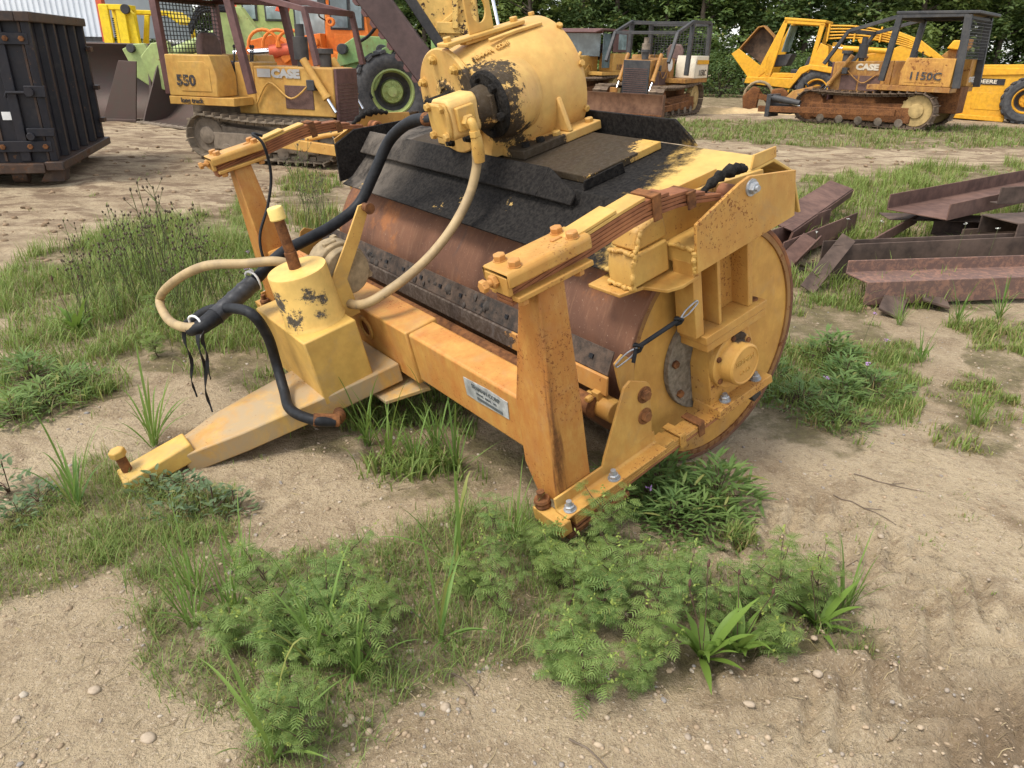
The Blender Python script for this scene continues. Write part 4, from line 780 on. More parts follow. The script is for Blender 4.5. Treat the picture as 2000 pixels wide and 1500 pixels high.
for s in (-1, 1):
    w_ = add(MB().bx(.22, 1.25, s * 1.0 - .02, s * 1.0 + .02, 1.75, 2.48), 'cab_side', m_maroon, em, .02)
    add(MB().bx(.3, .9, s * 1.0 - .03, s * 1.0 + .03, 1.85, 2.4), 'side_window', m_glassl, w_, .01)
    add(MB().bx(1.45, 1.98, s * 1.0 - .015, s * 1.0 + .015, 1.2, 2.4), 'door_window', m_glass, em, .01)
add(MB().bx(2.0, 2.03, -.9, .9, 1.6, 2.42), 'windscreen', m_glass, em, .01)
add(MB().prism([(2.1, 2.5), (2.6, 2.42), (2.6, 2.46), (2.1, 2.57)], 'y', -1.05, 1.05), 'roof_visor', m_maroon, em, .01)

# ------------------------------------------------------------------ yellow wheeled scraper behind the right bulldozer
sc_ = thing('scraper', 'bright yellow wheeled scraper with raised engine hood behind the right bulldozer', 'scraper', (8.2, 29.2, 0), hn(-29.6))
SB = lambda pts, y0, y1, nm, mt, bev=.02, par=None: add(MB().prism(pts, 'y', y0, y1), nm, mt, par or sc_, bev)
SB([(-.62, 1.80), (-.38, 1.98), (.72, 1.28), (.45, 1.05), (.10, 1.02)], .0, .03, 'hood_side', m_deere)
SB([(-.62, 1.80), (.10, 1.02), (.16, 1.05), (-.55, 1.84)], .03, 1.3, 'hood_front', m_deere)
hin = SB([(-.38, 1.98), (.20, 2.66), (.35, 2.68), (.75, 2.35), (.78, 2.1), (.62, 1.35)], .40, .44, 'hood_inner', plain('sooty_steel', (.07, .05, .04), .8, 0, .6, 4, .3, .2, (.16, .10, .06)))
add(MB().strip([(-.42, .4, 1.94), (.19, .35, 2.68), (.36, .35, 2.72), (.78, .38, 2.36), (.80, .4, 2.08)], .5, .04, (0, 1, 0)), 'hood_rim', m_co, hin, .005)
cabp = [([(.30, 1.05), (.86, 1.05), (1.20, 2.90), (1.06, 2.90)], 'a_pillar'), ([(1.06, 2.80), (2.40, 2.72), (2.42, 2.86), (1.06, 2.95)], 'roof_rail'), ([(2.10, 1.40), (2.24, 1.40), (2.42, 2.80), (2.26, 2.80)], 'b_pillar'), ([(.86, 1.05), (1.85, 1.08), (1.88, 1.22), (.95, 1.22)], 'door_sill')]
for y_ in (.02, 1.35):
    for pts, nm in cabp: SB(pts, y_, y_ + .09, nm, m_deere)
    SB([(2.0, 1.05), (2.75, 1.45), (2.65, 2.1), (2.38, 2.2), (2.15, 1.4)], y_, y_ + .07, 'rear_quarter', m_deere)
SB([(1.06, 2.91), (2.44, 2.82), (2.44, 2.90), (1.06, 2.99)], .0, 1.5, 'cab_roof', m_deere)
SB([(1.10, 1.9), (1.26, 2.75), (1.29, 2.75), (1.13, 1.9)], .12, 1.34, 'windscreen', m_glassl, .004)
SB([(.85, 1.4), (1.3, 1.45), (1.45, 1.85), (.95, 1.8)], .3, 1.2, 'dashboard', m_char)
SB([(1.45, 1.10), (2.05, 1.10), (2.12, 1.75), (1.98, 1.78), (1.85, 1.35), (1.45, 1.35)], .45, .95, 'seat', m_char, .04)
SB([(.0, .85), (.06, 1.06), (1.65, 1.06), (1.85, 1.42), (2.15, 1.52), (3.0, 1.45), (3.2, 1.3), (3.15, 1.22), (2.2, 1.36), (1.95, 1.2), (1.62, .72)], -.08, .12, 'fender', m_deere)
SB([(.1, .75), (1.62, .70), (2.9, .70), (3.1, 1.3), (.1, 1.02)], .25, 1.3, 'chassis', m_char)
SB([(1.0, .68), (1.06, .68), (1.06, .40), (1.50, .40), (1.56, .68), (1.62, .68), (1.55, .34), (1.0, .34)], -.06, -.02, 'step', m_deere, .01)
add(MB().tube(spline([(.8, -.1, 1.15), (.72, -.12, 1.2), (.70, -.12, 1.7), (.78, -.1, 1.74)], 5), .018, 8), 'grab_rail', m_deere, sc_, 0)
def wheel(par, c, r, w, rim_mat, lugs=18, axis=(0, 1, 0), lug_h=.045):
    c = V(c); ax = V(axis).normalized(); q = ax.to_track_quat('Z', 'Y'); wh = MB()
    prof_ = [(r * .56, -w * .38), (r * .66, -w * .48), (r * .86, -w * .5), (r * .97, -w * .42), (r, -w * .3), (r, w * .3), (r * .97, w * .42), (r * .86, w * .5), (r * .66, w * .48), (r * .56, w * .38)]
    ty = add(wh.lathe(prof_, c, ax, 40, False), 'tyre', m_tyre, par, 0)
    for k in range(lugs):
        for s in (-1, 1):
            an = 2 * pi * (k + (.5 if s > 0 else 0)) / lugs; X, Y = q @ V((cos(an), sin(an), 0)), q @ V((-sin(an), cos(an), 0))
            lg = MB(); a_ = c + X * (r - .01) + ax * s * .01; b_ = c + X * (r * .94) + ax * s * w * .5 + Y * r * .16
            qa = [Y * -.055 * r, Y * .055 * r]; o1 = X * lug_h
            lg.hexa([a_ + qa[0], a_ + qa[1], a_ + qa[1] + o1, a_ + qa[0] + o1], [b_ + qa[0] * 1.5, b_ + qa[1] * 1.5, b_ + qa[1] * 1.3 + o1 * .9, b_ + qa[0] * 1.3 + o1 * .9])
            add(lg, 'tread_lug', m_tyre, ty, 0)
    for k in range(8):
        an = k * pi / 4; X = q @ V((cos(an), sin(an), 0)); add(MB().hexbolt(c + X * r * .21 - ax * w * .2, -ax, r * .028, r * .04), 'lug_bolt', rim_mat, ty, 0)
    add(MB().lathe([(r * .475, -w * .125), (r * .365, -w * .02), (r * .305, -w * .04)], c, ax, 32, False), 'rim_well_shade', m_char, ty, 0)  # dark ring: shade of the deep rim recess put into its colour
    add(MB().lathe([(r * .57, -w * .40), (r * .53, -w * .42), (r * .47, -w * .1), (r * .36, .0), (r * .30, -w * .02), (r * .27, -w * .19), (r * .13, -w * .2), (r * .12, -w * .3), (0, -w * .31)], c, ax, 32, False).lathe([(r * .57, w * .40), (r * .53, w * .42), (r * .50, w * .25), (r * .3, w * .12), (0, w * .2)], c, ax, 32, False), 'rim', rim_mat, ty, 0)
    return ty
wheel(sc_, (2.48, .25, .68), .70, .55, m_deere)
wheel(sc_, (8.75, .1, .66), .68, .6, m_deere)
SB([(2.6, 1.45), (2.72, 2.25), (3.0, 2.15), (3.25, 1.75), (3.9, 1.9), (4.9, 2.1), (5.25, 1.9), (5.9, 1.65), (5.7, 1.5), (5.0, 1.55), (3.3, 1.3)], .35, 1.0, 'gooseneck', m_deere, .04)
add(MB().cyl((4.95, .2, 1.75), (4.95, 1.2, 1.75), .42, n=28), 'pivot_drum', m_deere, sc_, .02)
SB([(3.6, 2.2), (4.6, 2.5), (5.3, 2.2), (6.2, 1.6), (6.3, 1.75), (5.4, 2.35), (4.6, 2.62), (3.5, 2.32)], .2, .5, 'pull_arm', m_deere)
for k in range(5): add(MB().tube(spline([(2.55, .15 + .02 * k, 2.74 - .10 * k), (3.4, .15 + .02 * k, 2.72 - .085 * k), (4.3, .15 + .02 * k, 2.58 - .07 * k), (5.2, .2, 2.3 - .05 * k), (5.8, .2, 1.85)], 5), .026, 8), 'oil_pipe', m_deere, sc_, 0)
for xx in (2.55, 3.4, 4.2): add(MB().bar((xx, .13, 2.25), (xx, .13, 2.80 - .05 * (xx - 2.5)), .05, .05, (1, 0, 0)), 'pipe_bracket', m_deere, sc_, .004)
add(MB().cyl((3.1, .1, 2.05), (4.6, .1, 1.98), .085, n=16), 'lift_cylinder', m_deere, sc_, .005); add(MB().cyl((2.8, .1, 2.06), (3.3, .1, 2.04), .04, n=12), 'cylinder_rod', m_chrome, sc_, 0)
for k in range(4): add(MB().tube(spline([(2.6, .2, 1.75 - .05 * k), (2.95, .05, 1.55 - .06 * k), (3.3, .1, 1.7 - .05 * k)], 6), .028, 8), 'hydraulic_hose', m_hoseb, sc_, 0)
bowl = SB([(6.9, .05), (8.30, .0), (8.38, .88), (8.65, 1.55), (9.4, 1.6), (9.4, 1.72), (6.3, 1.62), (6.2, 1.45)], .0, .08, 'bowl_side', m_deere)
SB([(6.9, .05), (8.30, .0), (8.38, .88), (6.3, 1.62), (6.2, 1.45)], 2.2, 2.28, 'bowl_side', m_deere)
SB([(6.1, 1.28), (8.5, 1.40), (8.6, 1.58), (6.1, 1.56)], -.05, .0, 'bowl_rail', m_deere, .015, bowl)
SB([(6.7, .05), (8.28, .0), (8.30, .14), (6.65, .18)], -.06, .0, 'bowl_skid', m_deere, .015, bowl)
SB([(7.3, .35), (8.1, .33), (8.2, .85), (7.25, .85)], -.012, .0, 'bowl_panel', m_deere, .008, bowl)
SB([(6.6, .2), (8.2, .1), (8.2, .2), (6.6, .35)], .08, 2.2, 'bowl_floor', m_dirty)
add(MB().bx(6.55, 8.05, -.02, -.002, 1.08, 1.26), 'name_strip', m_black, bowl, 0)
lettering('JOHN DEERE', .15, m_cream, bowl, (7.3, -.022, 1.165), (1, 0, 0), (0, 0, 1), .002, .004, 1.25)
SB([(5.6, 1.4), (6.6, 2.4), (6.9, 2.4), (6.9, 2.15), (6.1, 1.35)], .9, 1.5, 'elevator', m_co, .03)
SB([(6.2, 2.1), (6.35, 2.35), (6.7, 2.35), (6.65, 2.05)], .6, 1.0, 'elevator_motor', m_deere, .03)
# wrecked front end lying ahead of it
wr = thing('scrap_axle', 'dark rusty axle and frame scrap on the ground ahead of the scraper', 'scrap', (8.35, 28.2, 0), hn(-20))
add(MB().tube([(.1 + .48 * cos(a), .1, .45 + .48 * sin(a)) for a in [i * pi / 10 for i in range(11)]], .05, 8), 'hoop', m_cast, wr, 0)
add(MB().prism([(-.35, .0), (.1, .0), (.15, .7), (-.1, .78), (-.42, .45)], 'y', -.1, .4), 'end_casting', m_rust, wr, .04)
add(MB().prism([(.5, .0), (1.0, .0), (1.1, .6), (.9, .75), (.55, .7)], 'y', -.2, .4), 'axle_housing', m_rust, wr, .04)
add(MB().bar((-.1, 0, .5), (.7, 0, .35), .14, .18).bar((0, .2, .7), (.6, .2, .1), .08, .1), 'frame_rail', m_rust, wr, .01)
sand = thing('sand_windrow', 'low pale windrow of sand along the wood edge', 'sand', (7.2, 26.8, 0))
vs = []; fs = []
for i in range(41):
    for j in range(9):
        x_ = -2.4 + i * .17; y_ = -.7 + j * .175; e = max(0, 1 - (y_ / .7) ** 2); vs.append((x_, y_ + .2 * sin(x_), e * (.16 + .07 * fbm(x_, y_, 2.2)) - .03))
for i in range(40): fs += [(i * 9 + j, (i + 1) * 9 + j, (i + 1) * 9 + j + 1, i * 9 + j + 1) for j in range(8)]
add(MB().add(vs, fs), 'heap', plain('pale_sand', (.50, .36, .19), .95, 0, .25, 8, .6, .1), sand, 0, 80)

# ------------------------------------------------------------------ machines crowded at the left
def prisms(root, items):
    for pts, y0, y1, nm, mt in items: add(MB().prism(pts, 'y', y0, y1), nm, mt, root, .015)
fk = thing('forklift', 'bright yellow forklift with tall mast beside the white building', 'forklift', (0, 24.0, 0))
for xx, yy in ((-12.08, 0), (-12.08, .75), (-11.62, .05), (-11.62, .7)):
    add(MB().bx(xx - .13, xx + .13, yy - .05, yy + .05, .25, 2.72), 'mast_rail', m_fork, fk, .01)
for zz in (2.6, 1.5, .6): add(MB().bx(-12.2, -11.5, -.02, .78, zz, zz + .14), 'mast_crossbar', m_fork, fk, .01)
add(MB().tube([(-11.85, .3, .4), (-11.85, .3, 2.5)], .05, 10), 'mast_cylinder', m_rust, fk, 0)
for k in range(2):
    ch = MB()
    for i in range(38): ch.bx(-11.92 + k * .13 - .02, -11.92 + k * .13 + .02, .1, .13, .5 + i * .05, .535 + i * .05)
    add(ch, 'lift_chain', m_char, fk, 0)['kind'] = 'stuff'
add(MB().prism([(-11.5, .9), (-11.2, .9), (-11.3, 2.5), (-11.5, 2.72)], 'y', .1, .25), 'mast_brace', m_fork, fk, .01)
add(MB().cyl((-11.45, -.05, 2.62), (-11.45, .05, 2.62), .13, n=20), 'sheave', m_black, fk, .01)
add(MB().cyl((-11.55, -.08, 1.35), (-11.55, .1, 1.35), .16, n=20), 'tilt_boss', m_fork, fk, .01)
prisms(fk, [([(-11.9, 2.52), (-10.7, 2.52), (-10.3, 2.25), (-10.25, 2.33), (-10.66, 2.63), (-11.9, 2.64)], .9, 2.1, 'overhead_guard', m_fork), ([(-12.2, 1.3), (-12.06, 1.3), (-11.68, 2.55), (-11.82, 2.55)], .9, 1.0, 'guard_post', m_fork),
  ([(-11.62, 1.3), (-11.46, 1.3), (-11.2, 2.5), (-11.34, 2.5)], .9, 1.0, 'guard_post', m_fork), ([(-10.5, 1.3), (-10.36, 1.3), (-10.3, 2.35), (-10.42, 2.4)], 2.0, 2.1, 'guard_post', m_fork),
  ([(-12.3, .4), (-9.9, .4), (-9.9, 1.4), (-11.0, 1.5), (-12.2, 1.3)], .9, 2.1, 'chassis', m_fork)])
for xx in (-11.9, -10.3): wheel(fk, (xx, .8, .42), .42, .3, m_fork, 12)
# big bare bucket nearest the container
bk = thing('loader_bucket', 'large worn grey-brown loader bucket behind the black container', 'bucket', (-10.4, 19.6, 0), hn(-18))
def bucket(root, w, h, d, mt):
    n_ = 12; out = [(-d + (d) * (1 - cos(pi / 2 * i / n_)) * 0, 0) for i in range(0)]
    curve = [(.0, .03), (-.25 * d, .02), (-.6 * d, .08 * h), (-.9 * d, .3 * h), (-d, .55 * h), (-.93 * d, .8 * h), (-.72 * d, h)]
    c2 = [V((a, 0, b)) for a, b in curve]; sp2 = spline(c2, 4)
    add(MB().strip([(p_.x, w / 2, p_.z) for p_ in sp2], w, .035, (0, 1, 0)), 'shell', mt, root, .004, 50)
    for y_ in (0, w): add(MB().prism([(.0, .0)] + [(p_.x, p_.z) for p_ in sp2][1:] + [(-.55 * d, h), (-.1 * d, .2 * h)], 'y', y_ - .025, y_ + .025), 'side_plate', mt, root, .004)
    add(MB().bx(-.04, .14, -.04, w + .04, .0, .045), 'cutting_edge', m_dirty, root, .006)
    for k in range(9): add(MB().hexbolt((.05, w * (k + .5) / 9, .045), (0, 0, 1), .03, .02), 'edge_bolt', m_dirty, root, 0)
b1 = bk; bucket(b1, 2.4, 1.72, 1.3, m_bucket); b1.rotation_euler = (0, 0, hn(-78)); b1.location = (-11.4, 18.9, 0)
lb = thing('wheel_loader', 'lime green wheel loader with worn bucket behind the small yellow bulldozer', 'wheel loader', (0, 0, 0))
bkt = thing('bucket', None, None, (-8.98, 18.73, 0), hn(-126)); bkt.parent = lb; bucket(bkt, 2.2, 1.3, 1.1, m_bucket)
add(MB().prism([(-10.05, .03), (-9.25, .03), (-9.0, 1.35), (-9.42, 1.36)], 'y', 18.95, 19.0).bx(-10.1, -9.2, 18.85, 19.05, .0, .06), 'bucket_wing', m_bucket, lb, .006)
add(MB().prism([(-9.75, 1.60), (-9.45, 1.72), (-9.2, 1.74), (-8.85, 1.1), (-9.2, .75), (-9.5, .95)], 'y', 19.9, 20.05), 'bucket_arm', m_lime, lb, .02)
add(MB().prism([(-9.0, 1.45), (-8.7, 1.75), (-8.3, 1.8), (-8.2, 1.2), (-8.5, .7), (-8.8, .8)], 'y', 19.2, 19.35), 'bucket_arm', m_lime, lb, .02)
add(MB().cyl((-9.5, 19.8, 1.62), (-9.5, 20.15, 1.62), .1, n=16), 'arm_pin', m_char, lb, .01)
add(MB().cyl((-9.3, 21.6, 1.45), (-7.35, 22, 2.25), .17, n=20), 'boom_cylinder', m_lime, lb, .01)
add(MB().cyl((-9.9, 21.5, 1.2), (-9.3, 21.6, 1.45), .08, n=14), 'cylinder_rod', m_chrome, lb, 0)
prisms(lb, [([(-8.0, 2.2), (-7.85, 2.65), (-7.3, 2.65), (-6.8, 1.95), (-6.85, 1.2), (-7.9, 1.2)], 21.6, 21.9, 'boom_tower', m_lime), ([(-9.2, .6), (-5.0, .6), (-5.0, 1.8), (-8.9, 1.5)], 22.2, 23.4, 'loader_body', m_lime),
  ([(-7.95, 1.7), (-5.05, 1.6), (-5.05, 3.6), (-7.8, 3.6)], 23.0, 24.6, 'loader_cab', m_lime)])
for x0_, x1_, z0_, z1_ in ((-7.10, -6.52, 2.36, 2.78), (-7.72, -7.3, 2.36, 3.0), (-6.3, -5.8, 2.1, 3.0)):
    add(MB().bx(x0_, x1_, 22.97, 22.995, z0_, z1_), 'window_frame', m_char, lb, .05); add(MB().bx(x0_ + .05, x1_ - .05, 22.95, 22.97, z0_ + .05, z1_ - .05), 'window_pane', m_glassl, lb, .03)
add(MB().bx(-7.85, -7.55, 22.95, 22.99, 1.75, 2.35), 'dark_panel', m_black, lb, .01)
for k in range(3): add(MB().tube(spline([(-8.6, 21.4, 2.0 + .08 * k), (-8.2, 21.3, 2.5 + .06 * k), (-7.6, 21.4, 2.55 + .04 * k)], 6), .05, 8), 'hydraulic_hose', m_hoseb, lb, 0)
for zz, r_ in ((2.42, .13), (1.98, .12)): add(MB().cyl((-7.5, 21.5, zz), (-7.5, 21.62, zz), r_, n=18), 'pin_boss', m_lime, lb, .01)
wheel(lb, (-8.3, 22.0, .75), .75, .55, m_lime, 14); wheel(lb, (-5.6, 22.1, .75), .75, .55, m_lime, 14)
og = thing('wheel_loader', 'orange wheel loader with glazed orange cab behind the roll cage', 'wheel loader', (0, 0, 0))
prisms(og, [([(-6.9, 1.35), (-6.6, 1.85), (-6.0, 2.0), (-5.6, 1.75), (-5.2, 2.0), (-4.85, 2.05), (-4.8, .9), (-6.6, .8)], 19.9, 20.5, 'front_frame', m_orange), ([(-6.4, .7), (-3.7, .7), (-3.7, 1.45), (-4.8, 1.5), (-5.4, 1.35), (-6.3, 1.3)], 20.2, 21.6, 'lower_body', m_red),
  ([(-4.88, 1.45), (-3.74, 1.45), (-3.74, 1.95), (-3.95, 3.4), (-4.75, 3.4)], 20.4, 21.9, 'cab', m_orange), ([(-5.75, 1.35), (-5.2, 1.7), (-4.6, 1.45), (-4.3, 1.0), (-4.1, 1.0), (-4.45, 1.62), (-5.2, 1.85), (-5.85, 1.5)], 19.8, 20.2, 'fender', m_orange),
  ([(-5.55, 1.35), (-4.9, 1.35), (-4.85, 3.4), (-5.45, 3.4)], 20.6, 20.66, 'windscreen', m_glassl)])
for x0_, x1_, z0_, z1_ in ((-4.66, -4.25, 2.18, 3.1), (-4.17, -3.9, 2.18, 3.0)):
    add(MB().bx(x0_ - .04, x1_ + .04, 20.375, 20.397, z0_ - .04, z1_ + .04), 'window_frame', m_char, og, .05); add(MB().bx(x0_, x1_, 20.35, 20.375, z0_, z1_), 'window_pane', m_glass, og, .03)
add(MB().bx(-4.62, -4.15, 20.38, 20.397, 1.5, 2.05), 'door_panel', m_orange, og, .02)
add(MB().bx(-4.92, -4.72, 20.1, 20.2, 2.62, 3.0), 'mirror', m_char, og, .03); add(MB().tube(spline([(-4.8, 20.15, 2.65), (-4.92, 20.2, 2.45), (-4.82, 20.4, 2.35)], 4), .02, 6), 'mirror_arm', m_char, og, 0)
add(MB().cyl((-7.0, 19.9, 1.55), (-6.1, 19.9, 1.62), .09, n=14), 'cylinder_rod', m_chrome, og, 0)
add(MB().cyl((-6.1, 19.88, 1.62), (-5.3, 19.9, 1.7), .15, n=16), 'arm_cylinder', m_red, og, .01)
for k in range(3): add(MB().tube([(-6.2 + .35 * k + .38 * cos(a), 19.75, 1.72 + .38 * sin(a)) for a in [i * pi / 10 for i in range(11)]], .04, 8), 'hose_loop', m_orange, og, 0)
for xx, zz, r_ in ((-6.75, 1.55, .15), (-5.0, 1.85, .12), (-4.95, 1.65, .1), (-4.55, 2.3, .1)): add(MB().cyl((xx, 19.72, zz), (xx, 19.88, zz), r_, n=18, inner=r_ * .45), 'pin_boss', m_orange, og, .01)
add(MB().prism([(-6.2, 2.55), (-5.8, 3.3), (-5.6, 3.3), (-5.9, 2.5)], 'y', 20.9, 21.1).prism([(-8.9, 2.75), (-7.6, 2.6), (-7.6, 2.9), (-8.9, 3.1)], 'y', 24, 24.2), 'red_boom', m_red, og, .02)
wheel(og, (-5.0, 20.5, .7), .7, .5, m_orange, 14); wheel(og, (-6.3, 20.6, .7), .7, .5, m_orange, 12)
gn = thing('log_skidder', 'pale green wheeled machine with big black tyre behind the hood', 'skidder', (0, 0, 0))
prisms(gn, [([(-4.05, 1.35), (-3.95, 1.75), (-3.55, 2.0), (-3.0, 1.98), (-2.6, 1.7), (-2.75, 1.45), (-3.4, 1.5)], 17.8, 18.5, 'front_cowl', m_green), ([(-3.95, .75), (-3.1, .8), (-2.95, 1.55), (-3.9, 1.5)], 17.9, 18.4, 'front_frame', m_green),
  ([(-3.3, .9), (-3.15, .9), (-2.7, 1.75), (-2.5, 1.85), (-2.6, 1.9), (-2.95, 1.75)], 17.45, 17.6, 'blade_arm', m_green), ([(-3.5, 1.45), (-3.0, 1.5), (-2.85, 1.6), (-3.45, 1.53)], 17.5, 18.0, 'rusty_step', m_rust),
  ([(-2.9, .7), (.2, .7), (.2, 1.7), (-2.6, 1.7)], 18.6, 19.8, 'rear_body', m_green), ([(-2.1, 1.7), (-1.12, 1.7), (-1.12, 3.4), (-2.1, 3.4)], 19.3, 20.6, 'cab', m_green)])
add(MB().bx(-1.95, -1.55, 19.27, 19.295, 2.1, 3.0), 'cab_window', m_glass, gn, .03)
for xx in (-3.85, -3.0): add(MB().cyl((xx, 17.6, 1.72), (xx, 17.8, 1.72), .11, n=18), 'headlamp', m_char, gn, .01)
add(MB().tube(spline([(-3.0, 17.4, 1.65), (-3.35, 17.35, 1.5), (-3.4, 17.35, 1.1), (-3.2, 17.4, .75)], 6), .04, 8), 'hydraulic_hose', m_hoseb, gn, 0)
add(MB().tube(spline([(-3.5, 17.6, 1.85), (-3.2, 17.4, 2.0), (-2.9, 17.2, 2.3), (-2.75, 17.2, 2.5)], 6), .035, 8), 'hydraulic_hose', m_hoseb, gn, 0)
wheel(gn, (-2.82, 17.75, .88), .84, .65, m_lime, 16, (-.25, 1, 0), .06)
tr = thing('trencher', 'dark brown trencher boom and spotted yellow arm rising behind the gear case', 'trencher', (0, 13.6, 0))
add(MB().bar((-2.80, 0, 3.0), (-.84, 0, .55), .30, .46, (.78, 0, .62)), 'digging_boom', plain('boom_brown', (.075, .045, .04), .65, 0, .3, 7, .2), tr, .02)
e0, e1 = V((-2.98, 0, 2.86)), V((-1.02, 0, .41)); nrm = V((-.78, 0, -.62))
for k in range(15):
    q = e0.lerp(e1, (k + .5) / 15); dd = (e1 - e0).normalized() * .075; add(MB().hexa([q - dd + V((0, -.16, 0)), q + dd + V((0, -.16, 0)), q + dd * .5 + nrm * .055 + V((0, -.16, 0)), q - dd * .5 + nrm * .055 + V((0, -.16, 0))], [q - dd + V((0, .1, 0)), q + dd + V((0, .1, 0)), q + dd * .5 + nrm * .055 + V((0, .1, 0)), q - dd * .5 + nrm * .055 + V((0, .1, 0))]), 'chain_tooth', m_maroon, tr, .004)
add(MB().bar((-2.15, .35, 2.95), (-1.15, .35, 1.55), .14, .16, (.8, 0, .55)), 'boom_rail', m_black, tr, .01)
add(MB().tube(spline([(-2.45, .1, 2.95), (-2.1, .0, 2.35), (-1.7, .0, 1.95), (-1.45, .1, 1.5)], 6), .035, 8), 'hydraulic_hose', m_hoseb, tr, 0)
m_spot = paint('spotted_yellow', (.66, .42, .12), .62, tint=.05, rustcol=(.06, .035, .025), spk=17, dirt=.05)
add(MB().prism([(-2.15, 3.1), (-.85, 3.1), (-.72, 2.1), (-.9, 1.5), (-1.3, 1.5), (-1.55, 1.95)], 'y', .75, 1.3), 'yellow_arm', m_spot, tr, .03)
add(MB().bar((-1.55, .73, 2.0), (-.85, .73, 2.55), .05, .09, (0, 0, 1)), 'arm_rib', m_spot, tr, .01)
add(MB().bar((-1.12, .66, 2.1), (-1.12, .66, 3.1), .09, .1, (1, 0, 0)), 'arm_post', m_spot, tr, .01)
for xx in (-1.0, -1.3): add(MB().hexbolt((xx, .74, 2.1), (0, -1, 0), .06, .05), 'arm_bolt', m_zinc, tr, 0)
add(MB().bx(-1.45, -.78, .68, .75, 2.02, 2.2), 'bolt_plate', m_spot, tr, .01)
add(MB().tube([(-.62, .8, 3.1), (-.36, .6, 2.1)], .03, 8), 'bright_rod', m_chrome, tr, 0)
add(MB().bx(-1.2, -.3, .9, 2.0, .0, 1.5), 'trencher_body', m_spot, tr, .03)

# ------------------------------------------------------------------ black roll-off container
dm = thing('roll_off_container', 'black steel roll-off container with ribbed side and rust at left edge', 'container', (-6.135, 10.246, 0), hn(106.3))
m_cont = paint('container_black', (.012, .013, .018), .28, rustcol=(.11, .06, .035), tint=.12, tintcol=(.05, .035, .03), spk=12, dirt=.18, dirtcol=(.10, .08, .06), rough=.5, streak=.4)
m_contr = paint('container_rust', (.028, .024, .023), .5, rustcol=(.11, .055, .03), tint=.5, tintcol=(.075, .042, .026), spk=14, dirt=.4, dirtcol=(.16, .12, .09))
add(MB().bx(.10, 2.95, .10, 5.2, .26, 2.0), 'container_shell', m_cont, dm, .01)
for k in range(6):
    x_ = .02 + k * .575; add(MB().prism([(x_, .10), (x_ + .03, .015), (x_ + .13, .015), (x_ + .16, .10)], 'z', .30, 2.0), 'side_rib', m_cont, dm, .006)
add(MB().bx(-.03, 3.02, -.03, .14, 1.985, 2.10), 'top_rail', m_contr, dm, .01); add(MB().bx(-.03, .14, .142, 5.2, 1.985, 2.10), 'top_rail', m_contr, dm, .01)
add(MB().bx(-.06, 3.05, -.06, .16, .19, .30), 'bottom_rail', m_contr, dm, .01); add(MB().bx(-.08, .10, .165, 5.2, .16, .28), 'bottom_rail', m_contr, dm, .01)
add(MB().prism([(0, .02), (.3, .02), (.2, .19), (-.03, .19)], 'x', .1, .35).shift((0, 0, 0)), 'rail_foot', m_contr, dm, .01)
for x_, y_ in ((.2, .45), (2.6, .25), (.2, 1.9)): add(MB().cyl((x_, y_, .10), (x_, y_ + .18, .10), .10, n=18), 'ground_roller', m_contr, dm, .01)
for y0_ in (.12, .62, 1.3): add(MB().bx(.075, .0985, y0_, y0_ + .03, .30, 1.98), 'door_seam', m_contr, dm, .003)
for y0_, y1_ in ((.15, .40), (.86, 1.1)): add(MB().bx(.04, .098, y0_ + .18, y0_ + .3, .3, 1.98), 'door_post', m_cont, dm, .01)
for z_ in (.42, 1.72):
    hs_ = add(MB().bx(.02, .074, .05, 1.1, z_, z_ + .14), 'hinge_strap', m_cont, dm, .008)
    for y_ in (.12, .3, .62): add(MB().hexbolt((.02, y_, z_ + .07), (-1, 0, 0), .035, .03), 'hinge_bolt', m_rust, hs_, 0)
lt_ = add(MB().bx(.0, .05, -.02, .22, 1.10, 1.24), 'door_latch', m_cont, dm, .008); add(MB().tube([(-.03, .20, 1.16), (-.03, .42, 1.16), (-.03, .44, 1.10)], .02, 8).cyl((-.05, .16, 1.17), (.0, .16, 1.17), .055, n=14), 'latch_handle', m_cont, lt_, 0)
add(MB().bx(.0, .05, -.02, .3, .62, .72).cyl((-.03, .26, .62), (.02, .26, .62), .05, n=14), 'lower_latch', m_cont, dm, .006)
for z_ in (1.62, 1.05, .55): add(MB().bx(2.82, 3.0, -.07, .0, z_, z_ + .07), 'ladder_rung', m_contr, dm, .006)
add(MB().bx(.0695, .0735, .36, .56, .82, .92), 'paper_label', m_white, dm, 0)

# ------------------------------------------------------------------ white building with red corner, dark wall behind the forklift
bd = thing('metal_shed', 'white ribbed metal shed with red corner trim at upper left', 'building', (0, 34.4, 0), 0)
m_shed = plain('white_sheet', (.66, .69, .72), .5, 0, .06, 2, 0)
add(MB().bx(-40, -17.6, .1, 10, 1.9, 5.5), 'wall', m_shed, bd, 0)
for k in range(52): add(MB().prism([(-17.75 - k * .24, .1), (-17.72 - k * .24, .05), (-17.64 - k * .24, .05), (-17.61 - k * .24, .1)], 'z', 1.9, 5.5), 'wall_rib', m_shed, bd, 0)
add(MB().bx(-17.6, -17.36, .0, .3, .0, 5.5), 'corner_trim', m_red, bd, .01)
add(MB().bx(-40, -17.6, .12, .5, .0, 1.9), 'plinth', m_char, bd, 0)
add(MB().prism([(-41, 5.5), (-17, 5.5), (-28, 8)], 'y', -.3, 10.3), 'roof', m_gr, bd, 0)
bw_ = thing('dark_trailer', 'long low dark trailer bed behind the yellow forklift', 'trailer', (0, 31.5, 0))
add(MB().bx(-19.5, -7.5, 0, 1.2, 1.05, 1.72), 'trailer_side', m_char, bw_, .02)
for xx in (-18.8, -17.6, -9.5, -8.3): wheel(bw_, (xx, .3, .5), .5, .3, m_char, 10)
